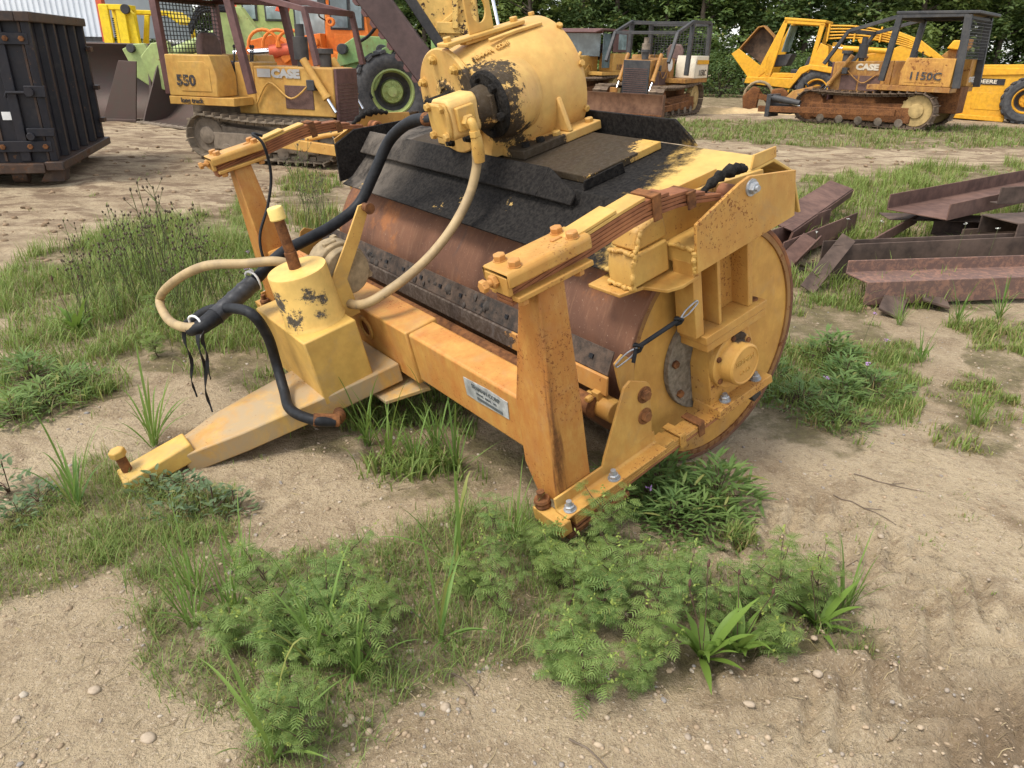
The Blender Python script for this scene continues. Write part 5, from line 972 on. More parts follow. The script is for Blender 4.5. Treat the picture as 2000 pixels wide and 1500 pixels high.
add(MB().bx(-19.3, -7.7, .2, 1.0, .8, 1.05), 'trailer_frame', m_black, bw_, .01)

# ------------------------------------------------------------------ heap of scrap steel sections by the drum
m_scrap = plain('scrap_maroon', (.125, .070, .055), .8, 0, .35, 7, .4, .2, (.185, .105, .078), .006)
m_scrapd = plain('scrap_brown', (.085, .060, .048), .8, 0, .4, 7, .5, .2, (.14, .095, .072), .006)
t = NT('flaking_rust'); o_ = t.obj(); c = t.mix(t.mapr(t.noise(o_, 16, 6, .8, .4), .46, .60), (.14, .085, .068), (.25, .135, .092)); t.bsdf(c, .8, 0, t.bump(t.noise(o_, 30, 5, .7), .4, .006), .3); m_flake = t.m
def section(name, label, p0, p1, prof_, mt, roll=0., mats=None):
    p0, p1 = V(p0), V(p1); d_ = p1 - p0; L = d_.length; o = MB().prism(prof_, 'x', 0, L).build(name, mt, None, .004)
    X = d_.normalized(); Yv = V((0, 0, 1)).cross(X).normalized(); Z = X.cross(Yv)
    o.matrix_world = Matrix.Translation(p0) @ Matrix((X, Yv, Z)).transposed().to_4x4() @ Matrix.Rotation(roll, 4, 'X')
    return tag(o, label, 'steel section', 'scrap steel in the heap')
T = .014
def chan(w, h): return [(-w / 2, 0), (w / 2, 0), (w / 2, h), (w / 2 - T, h), (w / 2 - T, T), (-w / 2 + T, T), (-w / 2 + T, h), (-w / 2, h)]
def angl(w, h): return [(0, 0), (w, 0), (w, T), (T, T), (T, h), (0, h)]
def zsec(w, h1, h2): return [(-w / 2, -h1), (-w / 2 + T, -h1), (-w / 2 + T, 0), (w / 2, 0), (w / 2, h2), (w / 2 - T, h2), (w / 2 - T, T), (-w / 2, T)]
def flat(w, t_=.012): return [(-w / 2, 0), (w / 2, 0), (w / 2, t_), (-w / 2, t_)]
section('steel_section', 'long front steel section with flaking orange rust on its upper face', (2.70, 5.72, .20), (6.6, 6.45, .21), zsec(.30, .17, .11), m_flake)
section('steel_section', 'dark brown channel on edge just behind the flaking front section', (2.72, 6.42, .06), (5.1, 6.95, .08), chan(.16, .26), m_scrapd)
section('flat_bar', 'short flat bar with a bolt hole leaning at the left end of the heap', (2.42, 5.95, .03), (2.90, 6.45, .36), flat(.13), m_scrapd, .5)
section('steel_section', 'wide maroon plate angle propped up nearest the roller side plate', (2.75, 7.35, .20), (4.1, 9.25, .32), angl(.30, -.10), m_scrap, .25)
section('steel_section', 'rust-red channel lying low beside the drum under the plate angle', (2.35, 6.85, .04), (3.6, 8.25, .06), chan(.30, .20), m_scrap)
section('steel_section', 'broad maroon channel on top of the heap running off to the right', (4.02, 7.55, .36), (7.6, 10.2, .40), chan(.62, .16), m_scrap)
section('steel_section', 'dark upturned channel resting in front of the broad maroon channel', (4.55, 7.05, .44), (7.5, 7.9, .46), [(a, -b) for a, b in chan(.42, .18)][::-1], m_scrapd)
section('steel_section', 'dark channel offcut standing on the upturned channel', (4.85, 7.62, .47), (7.2, 8.3, .50), angl(.1, .17), m_scrapd)
section('steel_section', 'thin angle bar slanting through the grass in the middle of the heap', (3.30, 6.95, .10), (4.32, 8.05, .18), angl(.12, .10), m_scrap)
section('steel_plate', 'grey brown flat plate poking out under the broad channel', (3.95, 8.05, .24), (5.3, 7.9, .26), flat(.35), m_scrapd)
section('flat_bar', 'short brown bar end sticking out below the front section', (2.84, 5.38, .02), (3.22, 6.0, .16), flat(.17, .02), m_scrapd, .35)
section('flat_bar', 'dark pointed plate tucked under the front section', (3.28, 5.55, .05), (3.5, 6.2, .1), flat(.2, .02), m_scrapd, .2)
section('steel_section', 'small curved maroon offcut at the left of the heap', (2.50, 6.55, .05), (2.85, 6.95, .2), angl(.16, .08), m_scrap, .4)
section('steel_section', 'pale dusty channel lying beneath the upturned channel', (4.4, 7.6, .12), (6.8, 8.2, .13), chan(.4, .14), m_scrapd)

# ------------------------------------------------------------------ wood line behind the yard
m_bark = plain('bark', (.085, .066, .05), .9, 0, .4, 6, .6, .1, None, .02)
m_lf1 = leafmat('dark_foliage', (.055, .095, .038), (.135, .205, .072), .4, .6)
m_lf2 = leafmat('light_foliage', (.075, .125, .04), (.18, .25, .08), .4, .6)
def leaf_quad(vs, fs, c, n_, sz, r):
    t1 = n_.orthogonal().normalized(); t1.rotate(Matrix.Rotation(r.uniform(0, 6.28), 3, n_)); t2 = n_.cross(t1)
    k = len(vs); l = sz; w = sz * .55
    vs += [c - t1 * l * .5, c + t2 * w * .5 + n_ * l * .08, c + t1 * l * .55, c - t2 * w * .5 + n_ * l * .08]; fs.append((k, k + 1, k + 2, k + 3))
def make_tree(seed, H, crown_lo, rad, nclump, mt, lsz=.27):
    r = random.Random(seed); tk = MB(); lean = V((r.uniform(-.5, .5), r.uniform(-.4, .4), 0))
    top = V((lean.x, lean.y, H * .9)); path = [V((0, 0, -.2)).lerp(top, i / 6) + V((r.uniform(-.12, .12), r.uniform(-.12, .12), 0)) * (i > 0) for i in range(7)]
    tk.tube(path, [.15 * (1 - .8 * i / 6) + .02 for i in range(7)], 7); tips = []
    for k in range(16):
        t_ = r.uniform(crown_lo / H, .95); p = path[int(t_ * 6)].lerp(path[min(6, int(t_ * 6) + 1)], t_ * 6 % 1); an = r.uniform(0, 6.28)
        L = rad * r.uniform(.55, 1.05) * (1.15 - .6 * abs(t_ - .45)); e = p + V((cos(an) * L, sin(an) * L, L * r.uniform(.0, .5)))
        m_ = p.lerp(e, .5) + V((0, 0, .15 * L)); tk.tube([p, m_, e], [.045, .03, .01], 5); tips += [m_.lerp(e, q) for q in (.2, .6, 1.)]
    vs = []; fs = []
    for k in range(nclump):
        if r.random() < .7: c = r.choice(tips) + V((r.gauss(0, .35), r.gauss(0, .35), r.gauss(-.05, .3)))
        else:
            an = r.uniform(0, 6.28); zz = r.uniform(crown_lo, H); q = rad * (1.05 - .55 * abs(zz / H - .45)) * r.uniform(.3, 1.1); c = V((lean.x * zz / H + cos(an) * q, lean.y * zz / H + sin(an) * q, zz))
        cr = r.uniform(.16, .42)
        for j in range(r.randint(12, 24)):
            d_ = V((r.gauss(0, 1), r.gauss(0, 1), r.gauss(0, .6))) * cr * .7; n_ = (d_.normalized() * .5 + V((r.uniform(-.6, .6), r.uniform(-.6, .6), 1))).normalized()
            leaf_quad(vs, fs, c + d_, n_, lsz * r.uniform(.6, 1.2), r)
    return tk, MB().add(vs, fs)
protos = []
for i, (H, lo, rad, nc, mt) in enumerate(((11, 1.0, 2.7, 640, m_lf1), (9.5, .6, 2.4, 600, m_lf1), (12, 1.6, 2.6, 640, m_lf1), (8, .4, 2.3, 520, m_lf2), (10, 1.0, 2.7, 560, m_lf2))):
    tk, cr = make_tree(100 + i, H, lo, rad, nc, mt)
    root = thing('tree', 'tree', 'tree'); tk.build('trunk', m_bark, root, 0, 60); cr.build('crown', mt, root, 0, None); protos.append(root)
bprot = []
def make_bush(seed, w, h, n_, mt, lsz=.13):
    r = random.Random(seed); vs = []; fs = []; st = MB()
    for k in range(9):
        an = r.uniform(0, 6.28); e = V((cos(an) * w * r.uniform(.2, .7), sin(an) * w * r.uniform(.2, .7), h * r.uniform(.5, .95))); st.tube([(0, 0, -.05), e * .5 + V((0, 0, .1)), e], [.025, .018, .006], 5)
    for k in range(n_):
        an = r.uniform(0, 6.28); zz = r.random() ** .8; q = w * math.sqrt(max(0, 1 - (zz * 1.05 - .15) ** 2)) * r.uniform(.5, 1.1); c = V((cos(an) * q, sin(an) * q, zz * h))
        for j in range(r.randint(8, 16)):
            d_ = V((r.gauss(0, .13), r.gauss(0, .13), r.gauss(0, .1))); leaf_quad(vs, fs, c + d_, (d_.normalized() * .6 + V((r.uniform(-.5, .5), r.uniform(-.5, .5), .9))).normalized(), lsz * r.uniform(.6, 1.3), r)
    root = thing('bush', 'bush', 'bush'); st.build('stems', m_bark, root, 0, 60); MB().add(vs, fs).build('foliage', mt, root, 0, None); return root
bprot = [make_bush(7, 1.3, 1.9, 190, m_lf1), make_bush(8, 1.6, 1.5, 200, m_lf2)]
used = {}
def place(protos_, i, loc, rz, s, label, group):
    p = protos_[i]
    if id(p) in used: o = copy_tree(p)
    else: o = p; used[id(p)] = 1
    o.location = loc; o.rotation_euler = (0, 0, rz); o.scale = (s, s, s * rnd.uniform(.92, 1.1)); o['label'] = label; o['group'] = group; return o
for k in range(19):
    x = -9 + k * 2.35 + rnd.uniform(-.7, .7); y = 41 + rnd.uniform(-2, 2) + max(0, (4 - x)) * .25
    place(protos, rnd.choice((0, 1, 2, 0, 1, 3)), (x, y, -.1), rnd.uniform(0, 6.28), rnd.uniform(.85, 1.15), 'dark leafy tree in the front row of the wood behind the yard', 'front row of trees behind the yard')
for k in range(15):
    x = -10 + k * 3.3 + rnd.uniform(-1, 1); y = 48 + rnd.uniform(-2, 2)
    place(protos, rnd.choice((0, 2, 1)), (x, y, -.1), rnd.uniform(0, 6.28), rnd.uniform(1.0, 1.25), 'tree deeper in the wood, seen between the front trees', 'trees deeper in the wood')
for k in range(16):
    x = -12 + k * 3.4 + rnd.uniform(-1, 1); y = 55 + rnd.uniform(-2, 2)
    place(protos, rnd.choice((0, 1, 3)), (x, y, -.1), rnd.uniform(0, 6.28), rnd.uniform(1.0, 1.2), 'tree in the farthest row of the wood', 'farthest row of trees')
for k in range(6):
    x = 31 + k * 2.9 + rnd.uniform(-.6, .6); y = 44 + rnd.uniform(-2, 3)
    place(protos, rnd.choice((3, 4)), (x, y, -.1), rnd.uniform(0, 6.28), rnd.uniform(.8, 1.05), 'pale green tree at the right-hand end of the wood', 'pale trees at the right')
for k in range(9):
    x = -31 + k * 2.9 + rnd.uniform(-.8, .8); y = 62 + rnd.uniform(-3, 3)
    place(protos, rnd.choice((0, 1, 3)), (x, y, -.1), rnd.uniform(0, 6.28), rnd.uniform(.8, 1.0), 'distant tree beyond the field at upper left', 'distant trees at the left')
for k in range(20):
    x = 2.5 + k * 1.75 + rnd.uniform(-.5, .5); y = 37.0 + rnd.uniform(-.8, 1.2) + max(0, x - 20) * .1
    place(bprot, rnd.choice((0, 0, 1)), (x, y, -.05), rnd.uniform(0, 6.28), rnd.uniform(.7, 1.2), 'low bush at the foot of the wood', 'bushes along the wood edge')

# grassy bank at the right and field at the left
def bank(name, label, x0, x1, y0, y1, hgt, nx_, ny_):
    vs = []; fs = []
    for j in range(ny_):
        for i in range(nx_):
            u, v_ = i / (nx_ - 1), j / (ny_ - 1); x = x0 + (x1 - x0) * u; y = y0 + (y1 - y0) * v_
            e = min(1, min(u, 1 - u) * 6) * sin(pi * min(1, v_ * 1.0)); vs.append((x, y, hgt * e + .12 * fbm(x, y, .6) * e - .1))
    for j in range(ny_ - 1): fs += [(j * nx_ + i, j * nx_ + i + 1, (j + 1) * nx_ + i + 1, (j + 1) * nx_ + i) for i in range(nx_ - 1)]
    o = MB().add(vs, fs).build(name, plain(name + '_soil', (.07, .085, .03), .95, 0, .4, 1.5, .5, .1), None, 0, 180); return tag(o, label, None, None, 'structure')
bank('bank', 'grassy earth bank behind the scraper', 17, 60, 30.5, 37, 1.75, 60, 16)
bank('field_rise', 'rough field rising behind the forklift', -45, -6, 38, 66, 1.5, 60, 16)
def bank_h(x, y):
    def b(x0, x1, y0, y1, hgt):
        u, v_ = (x - x0) / (x1 - x0), (y - y0) / (y1 - y0)
        if not (0 < u < 1 and 0 < v_ < 1): return -9
        e = min(1, min(u, 1 - u) * 6) * sin(pi * v_); return hgt * e + .12 * fbm(x, y, .6) * e - .1
    return max(gh(x, y) if y < 60 and -30 < x < 35 else 0, b(17, 60, 30.5, 37, 1.75), b(-45, -6, 38, 66, 1.5))

# ------------------------------------------------------------------ grass: blades by the thousand
m_g1 = leafmat('green_grass', (.105, .17, .04), (.235, .325, .09), .35, 2.)
m_g2 = leafmat('dry_grass', (.16, .135, .055), (.32, .27, .13), .25, 2.)
m_g3 = leafmat('fresh_weed', (.08, .16, .035), (.18, .29, .07), .35, 2.)
def blade(vs, fs, p, h, w, r, bend=.5, seg=4):
    an = r.uniform(0, 6.28); d_ = V((cos(an), sin(an), 0)); s_ = V((-sin(an), cos(an), 0)); b = bend * r.uniform(.3, 1.3); k = len(vs)
    for i in range(seg):
        t_ = i / seg; c = p + V((0, 0, h * (t_ - .28 * b * t_ * t_))) + d_ * h * b * t_ ** 1.8 * .8; ww = w * (1 - .75 * t_ ** 1.5)
        vs += [c - s_ * ww, c + s_ * ww]
    vs.append(p + V((0, 0, h * (1 - .34 * b))) + d_ * h * b * .85)
    for i in range(seg - 1): fs.append((k + 2 * i, k + 2 * i + 1, k + 2 * i + 3, k + 2 * i + 2))
    fs.append((k + 2 * seg - 2, k + 2 * seg - 1, k + 2 * seg))
# places where nothing grows: the drum, the hub, the machines
def blocked(x, y):
    q = V((x, y, 0)) - C0; w, a = q.dot(Wd), q.dot(Fh)
    return -.05 < w < 2.8 and -.35 < a < .35
def grass(key, n_, hmin, hmax, w, dry, bend=.5, name='grass', label=None, clump=.7, seg=4, thin=0.):
    r = random.Random(key); P_ = VEG[key]; a, b, c, e = BB[key]; G = [[], []], [[], []]; made = 0; tries = 0; cx = cy = None
    while made < n_ and tries < n_ * 30:
        tries += 1
        if cx is None or r.random() > clump:
            x, y = r.uniform(a - .2, b + .2), r.uniform(c - .2, e + .2)
            jx, jy = x + .25 * fbm(x, y, 1.6, 3, 4.), y + .25 * fbm(x, y, 1.6, 3, 8.)
            if not inside(P_, jx, jy) or fbm(x, y, 1.1, 3, 13.) < thin or blocked(x, y): continue
            cx, cy = x, y; hs_ = r.uniform(hmin, hmax) * (.7 + .75 * max(-.4, min(.8, fbm(x, y, .9, 2, 17.))))
        rr = .02 + hs_ * r.uniform(.05, .22)
        x, y = cx + r.gauss(0, rr), cy + r.gauss(0, rr)
        if blocked(x, y): continue
        k = 1 if r.random() < dry else 0
        blade(G[k][0], G[k][1], V((x, y, bank_h(x, y) - .004)), hs_ * r.uniform(.5, 1.1), w * r.uniform(.6, 1.4), r, bend, seg); made += 1
    for k, mt in ((0, m_g1), (1, m_g2)):
        if G[k][0]:
            o = MB().add(*G[k]).build(name if k == 0 else 'dry_' + name, mt, None, 0, None); tag(o, (label or 'grass') + (' (dry blades)' if k else ''), 'grass', None, 'stuff')
grass('left_bank', 23000, .10, .36, .0028, .18, .85, label='tall rough grass left of the hitch', thin=-.35)
grass('under_tongue', 2200, .10, .26, .0042, .12, .8, label='crabgrass under the front beam', thin=-.3)
grass('left_low', 6500, .04, .13, .0015, .2, .9, label='wiry low grass in front of the hitch tip', thin=-.15)
grass('front', 13000, .04, .16, .0015, .15, .9, label='fine grass among the foreground weeds', thin=-.2)
grass('right_drum', 9000, .04, .18, .0030, .15, .7, label='short grass right of the drum', thin=-.25)
grass('pile', 16000, .12, .36, .0050, .15, .8, label='long grass around the scrap steel', thin=-.25)
grass('strip', 15000, .08, .28, .009, .4, .7, label='strip of grass before the bulldozers', thin=-.4, seg=3)
grass('right_edge', 2600, .05, .16, .0035, .3, .7, label='grass tufts at the right edge', thin=-.1)
grass('drum_front', 700, .03, .10, .0025, .3, .7, label='sparse grass in front of the roller frame', thin=.05)
grass('behind', 2200, .10, .32, .005, .35, .5, label='grass behind the left post', thin=-.2)
VEG['field'] = [(-40, 40), (-8, 40), (-8, 60), (-40, 60)]; BB['field'] = (-40, -8, 40, 60)
VEG['bankg'] = [(17.5, 31), (40, 31), (40, 36), (17.5, 36)]; BB['bankg'] = (17.5, 40, 31, 36)
grass('field', 12000, .3, .7, .05, .5, .4, label='tall field grass behind the forklift', thin=-2, seg=2, clump=.3)
grass('bankg', 12000, .2, .5, .04, .15, .4, label='green grass on the bank', thin=-2, seg=2, clump=.3)
VEG['sparse'] = [(-6, 5), (12, 5), (14, 19), (-8, 14)]; BB['sparse'] = (-8, 14, 5, 19)
grass('sparse', 3500, .03, .12, .004, .6, .7, label='scattered dry grass over the churned yard', thin=.25, seg=2)
VEG['near'] = [(-2.4, 1.2), (2.6, 1.2), (3.2, 4.5), (-3, 4)]; BB['near'] = (-2.4, 3.2, 1.2, 4.5)
grass('near', 1600, .015, .06, .0018, .45, .8, label='tiny grass shoots in the foreground dirt', thin=.12, seg=2)

# ------------------------------------------------------------------ weeds, each plant a thing
m_rag = leafmat('ragweed_leaf', (.105, .18, .05), (.24, .345, .105), .4, 6.)
m_tip = leafmat('seed_tip', (.20, .28, .06), (.32, .40, .10), .3, 6.)
m_stem = plain('weed_stem', (.085, .075, .04), .8, 0, .4, 40, 0, .2, (.13, .06, .05))
m_broad = leafmat('broad_leaf', (.085, .155, .045), (.17, .265, .08), .35, 5.)
m_plant = leafmat('plantain_leaf', (.09, .17, .03), (.15, .25, .05), .3, 5.)
m_sage = leafmat('sage_leaf', (.085, .135, .065), (.14, .20, .10), .3, 5.)
def feather_leaf(vs, fs, p, d_, up, L, r):
    """deeply cut leaf: midrib with toothed lobes in pairs"""
    d_ = d_.normalized(); s_ = d_.cross(up).normalized(); u = s_.cross(d_)
    def pt(t_, x): return p + d_ * L * t_ + s_ * L * x + u * L * (-.30 * t_ * t_ - .25 * abs(x))
    k = len(vs); vs += [pt(0, -.012), pt(0, .012), pt(.6, .016), pt(1, 0), pt(.6, -.016)]; fs.append((k, k + 1, k + 2, k + 3, k + 4))
    n_ = 6
    for i in range(n_):
        t_ = .22 + .66 * i / (n_ - 1); l = .36 * sin(pi * (.28 + .62 * i / n_)) * r.uniform(.85, 1.15)
        for s in (-1, 1):
            k = len(vs); vs += [pt(t_ - .018, 0), pt(t_ + .022, 0), pt(t_ + .085, s * l * .55), pt(t_ + .16, s * l), pt(t_ + .035, s * l * .6)]
            fs.append((k, k + 1, k + 2, k + 3, k + 4) if s > 0 else (k + 4, k + 3, k + 2, k + 1, k))
            if l > .2:
                k = len(vs); vs += [pt(t_ + .045, s * l * .45), pt(t_ + .07, s * l * .5), pt(t_ + .145, s * l * .66), pt(t_ - .03, s * l * .74)]; fs += [(k, k + 1, k + 2), (k, k + 1, k + 3)]
def ragweed(seed, H, bushy):
    r = random.Random(seed); st = MB(); L1 = [[], []]; L2 = [[], []]
    def shoot(p, d_, L, rad, lev):
        pts = [p + d_ * L * i / 5 + V((0, 0, .12 * L * (i / 5) ** 2)) + V((r.uniform(-.01, .01), r.uniform(-.01, .01), 0)) * L * 3 for i in range(6)]
        st.tube(pts, [rad * (1 - .7 * i / 5) for i in range(6)], 5)
        for i in range(1, 6):
            for s in range(2 if i < 5 else 4):
                an = r.uniform(0, 6.28); q = pts[i]; dd = (V((cos(an), sin(an), r.uniform(-.05, .45)))).normalized()
                feather_leaf(L1[0], L1[1], q, dd, V((0, 0, 1)), r.uniform(.04, .07) * (1.1 if lev == 0 else .8), r)
            if lev < 1 and i < 5:
                for s in range(bushy):
                    an = r.uniform(0, 6.28); shoot(pts[i], V((cos(an) * .8, sin(an) * .8, r.uniform(.5, .9))).normalized(), L * r.uniform(.38, .6), rad * .6, lev + 1)
        if r.random() < .7:
            q = pts[-1]; dd = (pts[-1] - pts[-2]).normalized(); hgt = r.uniform(.02, .055)
            for i in range(9):
                c = q + dd * hgt * i / 8; leaf_quad(L2[0], L2[1], c + V((r.gauss(0, .003), r.gauss(0, .003), 0)), V((r.gauss(0, 1), r.gauss(0, 1), .4)).normalized(), .012, r)
    shoot(V((0, 0, -.01)), V((r.uniform(-.15, .15), r.uniform(-.15, .15), 1)).normalized(), H, .0042, 0)
    root = thing('ragweed_plant', 'ragweed', 'weed'); st.build('stem', m_stem, root, 0, 80); MB().add(*L1).build('foliage', m_rag, root, 0, None)
    if L2[0]: MB().add(*L2).build('seed_spikes', m_tip, root, 0, None)['kind'] = 'stuff'
    return root
def strap_leaf(vs, fs, p, an, L, w, lift, r, seg=6, peak=.45):
    d_ = V((cos(an), sin(an), 0)); s_ = V((-sin(an), cos(an), 0)); k = len(vs); droop = r.uniform(.5, 1.1)
    for i in range(seg + 1):
        t_ = i / seg; c = p + d_ * L * (t_ * (1 - .25 * lift)) + V((0, 0, L * (lift * t_ - .55 * lift * droop * t_ * t_) + .004)); ww = w * max(.06, sin(pi * min(1, .08 + t_ * .92) ** (.75 if peak < .5 else 1.2)))
        vs += [c - s_ * ww + V((0, 0, ww * .35)), c, c + s_ * ww + V((0, 0, ww * .35))]
    for i in range(seg): fs += [(k + 3 * i, k + 3 * i + 1, k + 3 * i + 4, k + 3 * i + 3), (k + 3 * i + 1, k + 3 * i + 2, k + 3 * i + 5, k + 3 * i + 4)]
def rosette(seed, name, n_, L, w, mt, cat='weed', lift=(.25, 1.), stalks=0):
    r = random.Random(seed); vs = []; fs = []; root = thing(name, name, cat)
    for i in range(n_): strap_leaf(vs, fs, V((r.uniform(-.012, .012), r.uniform(-.012, .012), 0)), i * 2.4 + r.uniform(-.4, .4), L * r.uniform(.6, 1.1), w * r.uniform(.75, 1.2), r.uniform(*lift), r)
    MB().add(vs, fs).build('leaves', mt, root, 0, 60)
    if stalks:
        st = MB()
        for i in range(stalks):
            an = r.uniform(0, 6.28); e = V((cos(an) * .08, sin(an) * .08, L * r.uniform(1.1, 1.6))); st.tube([(0, 0, 0), e * .5 + V((0, 0, .02)), e], .0016, 5); st.lathe([(.001, 0), (.005, .006), (.005, .02), (.001, .03)], e, (0, 0, 1), 6)
        st.build('seed_stalks', m_stem, root, 0, 60)
    return root
def broadclump(seed, R_, n_, mt, Ll, lw, H):
    r = random.Random(seed); vs = []; fs = []; st = MB(); root = thing('leafy_weed', 'weed', 'weed')
    for i in range(n_):
        an = r.uniform(0, 6.28); q = r.random() ** .7; p = V((cos(an) * R_ * q, sin(an) * R_ * q, H * (1 - q * q) * r.uniform(.1, 1.))); strap_leaf(vs, fs, p, an + r.gauss(0, .7), Ll * r.uniform(.6, 1.2), lw * r.uniform(.6, 1.2), r.uniform(.1, .9), r, 5)
        if i % 5 == 0: st.tube([(0, 0, -.01), p * .5 + V((0, 0, .01)), p], .0018, 5)
    st.build('stems', m_stem, root, 0, 80); MB().add(vs, fs).build('leaves', mt, root, 0, 60); return root
def knapweed(seed, H, n_):
    r = random.Random(seed); st = MB(); hd_ = MB(); vs = []; fs = []; root = thing('seedhead_weed', 'weed', 'weed')
    for i in range(n_):
        an = r.uniform(0, 6.28); t_ = V((cos(an) * .3 * H * r.random(), sin(an) * .3 * H * r.random(), H * r.uniform(.6, 1.05))); m_ = t_ * .5 + V((r.uniform(-.03, .03), r.uniform(-.03, .03), .02)); pts = spline([V((r.uniform(-.03, .03), r.uniform(-.03, .03), -.01)), m_, t_], 5); st.tube(pts, .0022, 5)
        for q in pts[2:]:
            an2 = r.uniform(0, 6.28); strap_leaf(vs, fs, q, an2, r.uniform(.03, .07), .0025, r.uniform(.3, 1.2), r, 3)
            if q.z > H * .55 and r.random() < .4:
                e = q + V((cos(an2) * .05, sin(an2) * .05, r.uniform(.03, .09))); st.tube([q, e], .0014, 4); hd_.lathe([(.002, 0), (.0065, .006), (.006, .012), (.002, .017)], e, (cos(an2) * .3, sin(an2) * .3, 1), 6)
        hd_.lathe([(.002, 0), (.007, .006), (.0065, .014), (.002, .019)], t_, (0, 0, 1), 6)
    st.build('stems', leafm_stem, root, 0, 80); MB().add(vs, fs).build('leaves', m_g3, root, 0, None); hd_.build('seed_heads', m_seed, root, 0, 80)['kind'] = 'stuff'; return root
m_seed = plain('seed_brown', (.10, .075, .05), .8, 0, .4, 40, 0, .2)
leafm_stem = plain('green_stem', (.11, .115, .05), .8, 0, .35, 30, 0, .2)
def foxtail(seed, n_, L, w):
    r = random.Random(seed); vs = []; fs = []; root = thing('grass_tuft', 'tuft', 'grass tuft')
    for i in range(n_): strap_leaf(vs, fs, V((r.gauss(0, .012), r.gauss(0, .012), 0)), r.uniform(0, 6.28), L * r.uniform(.5, 1.15), w * r.uniform(.7, 1.3), r.uniform(.7, 2.6), r, 7, .3)
    MB().add(vs, fs).build('blades', m_g3, root, 0, 60); return root
RAGP = [ragweed(1, .21, 2), ragweed(2, .17, 2), ragweed(3, .27, 1), ragweed(4, .14, 2)]
BRO = [broadclump(21, .16, 190, m_broad, .085, .0075, .15), broadclump(22, .20, 210, m_broad, .075, .0055, .12)]
SAG = [broadclump(31, .11, 70, m_sage, .045, .009, .10), broadclump(32, .09, 55, m_sage, .04, .008, .14)]
PLA = [rosette(41, 'plantain_plant', 15, .20, .015, m_plant, lift=(.2, 1.5), stalks=2)]
KNA = [knapweed(51, .62, 8), knapweed(52, .5, 10)]
FOX = [foxtail(61, 22, .32, .0042), foxtail(62, 34, .20, .0026), foxtail(63, 10, .38, .0058)]
def put(pr, i, x, y, s, label, group=None):
    o = place(pr, i, (x, y, gh(x, y) - .003), rnd.uniform(0, 6.28), s, label, group or '')
    if not group: del o['group']
    return o
RAG = [(-0.832, 2.008), (-0.672, 1.939), (-0.561, 2.069), (-0.701, 1.8), (-0.566, 1.782), (-0.482, 1.851), (-0.653, 1.50), (-0.552, 1.46), (-0.604, 1.60), (0.186, 2.177), (0.402, 2.101), (0.205, 1.872), (0.484, 1.927), (0.401, 1.707), (0.255, 1.663), (0.63, 2.056), (0.805, 2.036), (0.898, 1.989), (0.888, 1.878), (0.645, 2.221), (0.378, 2.396), (1.08, 2.125), (-0.018, 2.035), (0.115, 2.355), (0.149, 1.74), (-2.406, 4.805), (-2.2, 4.26), (-0.061, 2.256), (.72, 1.95), (.30, 1.97), (.44, 1.80), (.34, 2.15), (.22, 2.05), (-.63, 1.87), (-.76, 1.9), (-.58, 1.93), (-.45, 2.0), (-.4, 1.75), (-.9, 1.85), (-.15, 2.12), (.95, 2.1)]
for k, (x, y) in enumerate(RAG):
    if x < -2: lab, gp = 'ragweed in the tall grass left of the hose loop', 'ragweed left of the hose loop'
    elif x < -.4 and y < 1.65: lab, gp = 'ragweed at the bottom edge of the picture, left of centre', 'ragweed at the bottom edge'
    elif x < -.3: lab, gp = 'ragweed in the left foreground clump below the hitch', 'left foreground ragweed'
    elif x < .57: lab, gp = 'ragweed in the dense middle foreground clump below the front post', 'middle foreground ragweed'
    else: lab, gp = 'ragweed at the right end of the foreground weeds', 'right foreground ragweed'
    put(RAGP, (0, 1, 2, 3, 1)[k % 5], x, y, rnd.uniform(.8, 1.15), lab, gp)
for k, (x, y) in enumerate([(0.678, 2.854), (0.761, 2.695), (0.60, 2.76), (0.80, 2.60), (0.68, 2.60), (0.551, 2.90), (0.92, 2.80), (-2.51, 3.586), (-2.561, 3.401), (-2.481, 3.786), (2.037, 4.182), (2.131, 4.037), (2.069, 4.515), (1.624, 3.801), (-2.788, 3.912), (1.75, 3.6), (1.9, 3.9), (1.6, 4.2)]):
    lab, gp = ('lush leafy weed growing against the bottom of the drum', 'leafy weeds against the drum') if .5 < x < 1 else (('leafy weed at the left edge of the picture', 'leafy weeds at the left edge') if x < 0 else ('leafy weed in the rough patch right of the drum', 'leafy weeds right of the drum'))
    put(BRO, k % 2, x, y, rnd.uniform(.85, 1.25), lab, gp)
for k, (x, y) in enumerate([(-1.321, 2.67), (-1.236, 2.616), (-1.427, 2.766), (-1.151, 2.619), (-1.559, 2.761), (-1.389, 2.572), (-2.012, 2.548), (-2.171, 2.735), (-1.995, 2.662)]):
    put(SAG, k % 2, x, y, rnd.uniform(.8, 1.2), 'grey-green small-leaved weed just in front of the drawbar tip' if x > -1.7 else 'grey-green small-leaved weed at the lower left edge', 'small-leaved weeds by the drawbar tip' if x > -1.7 else 'small-leaved weeds at lower left')
for x, y, s, lab in ((.631, 1.818, 1.05, 'plantain rosette with long strap leaves, left one of the pair'), (.748, 1.85, .95, 'plantain rosette with long strap leaves, right one of the pair'), (1.081, 2.03, .9, 'plantain with dark seed stalks at the right end of the weeds'), (-2.932, 4.669, 1.2, 'bright plantain among the tall grass at left')): put(PLA, 0, x, y, s, lab)
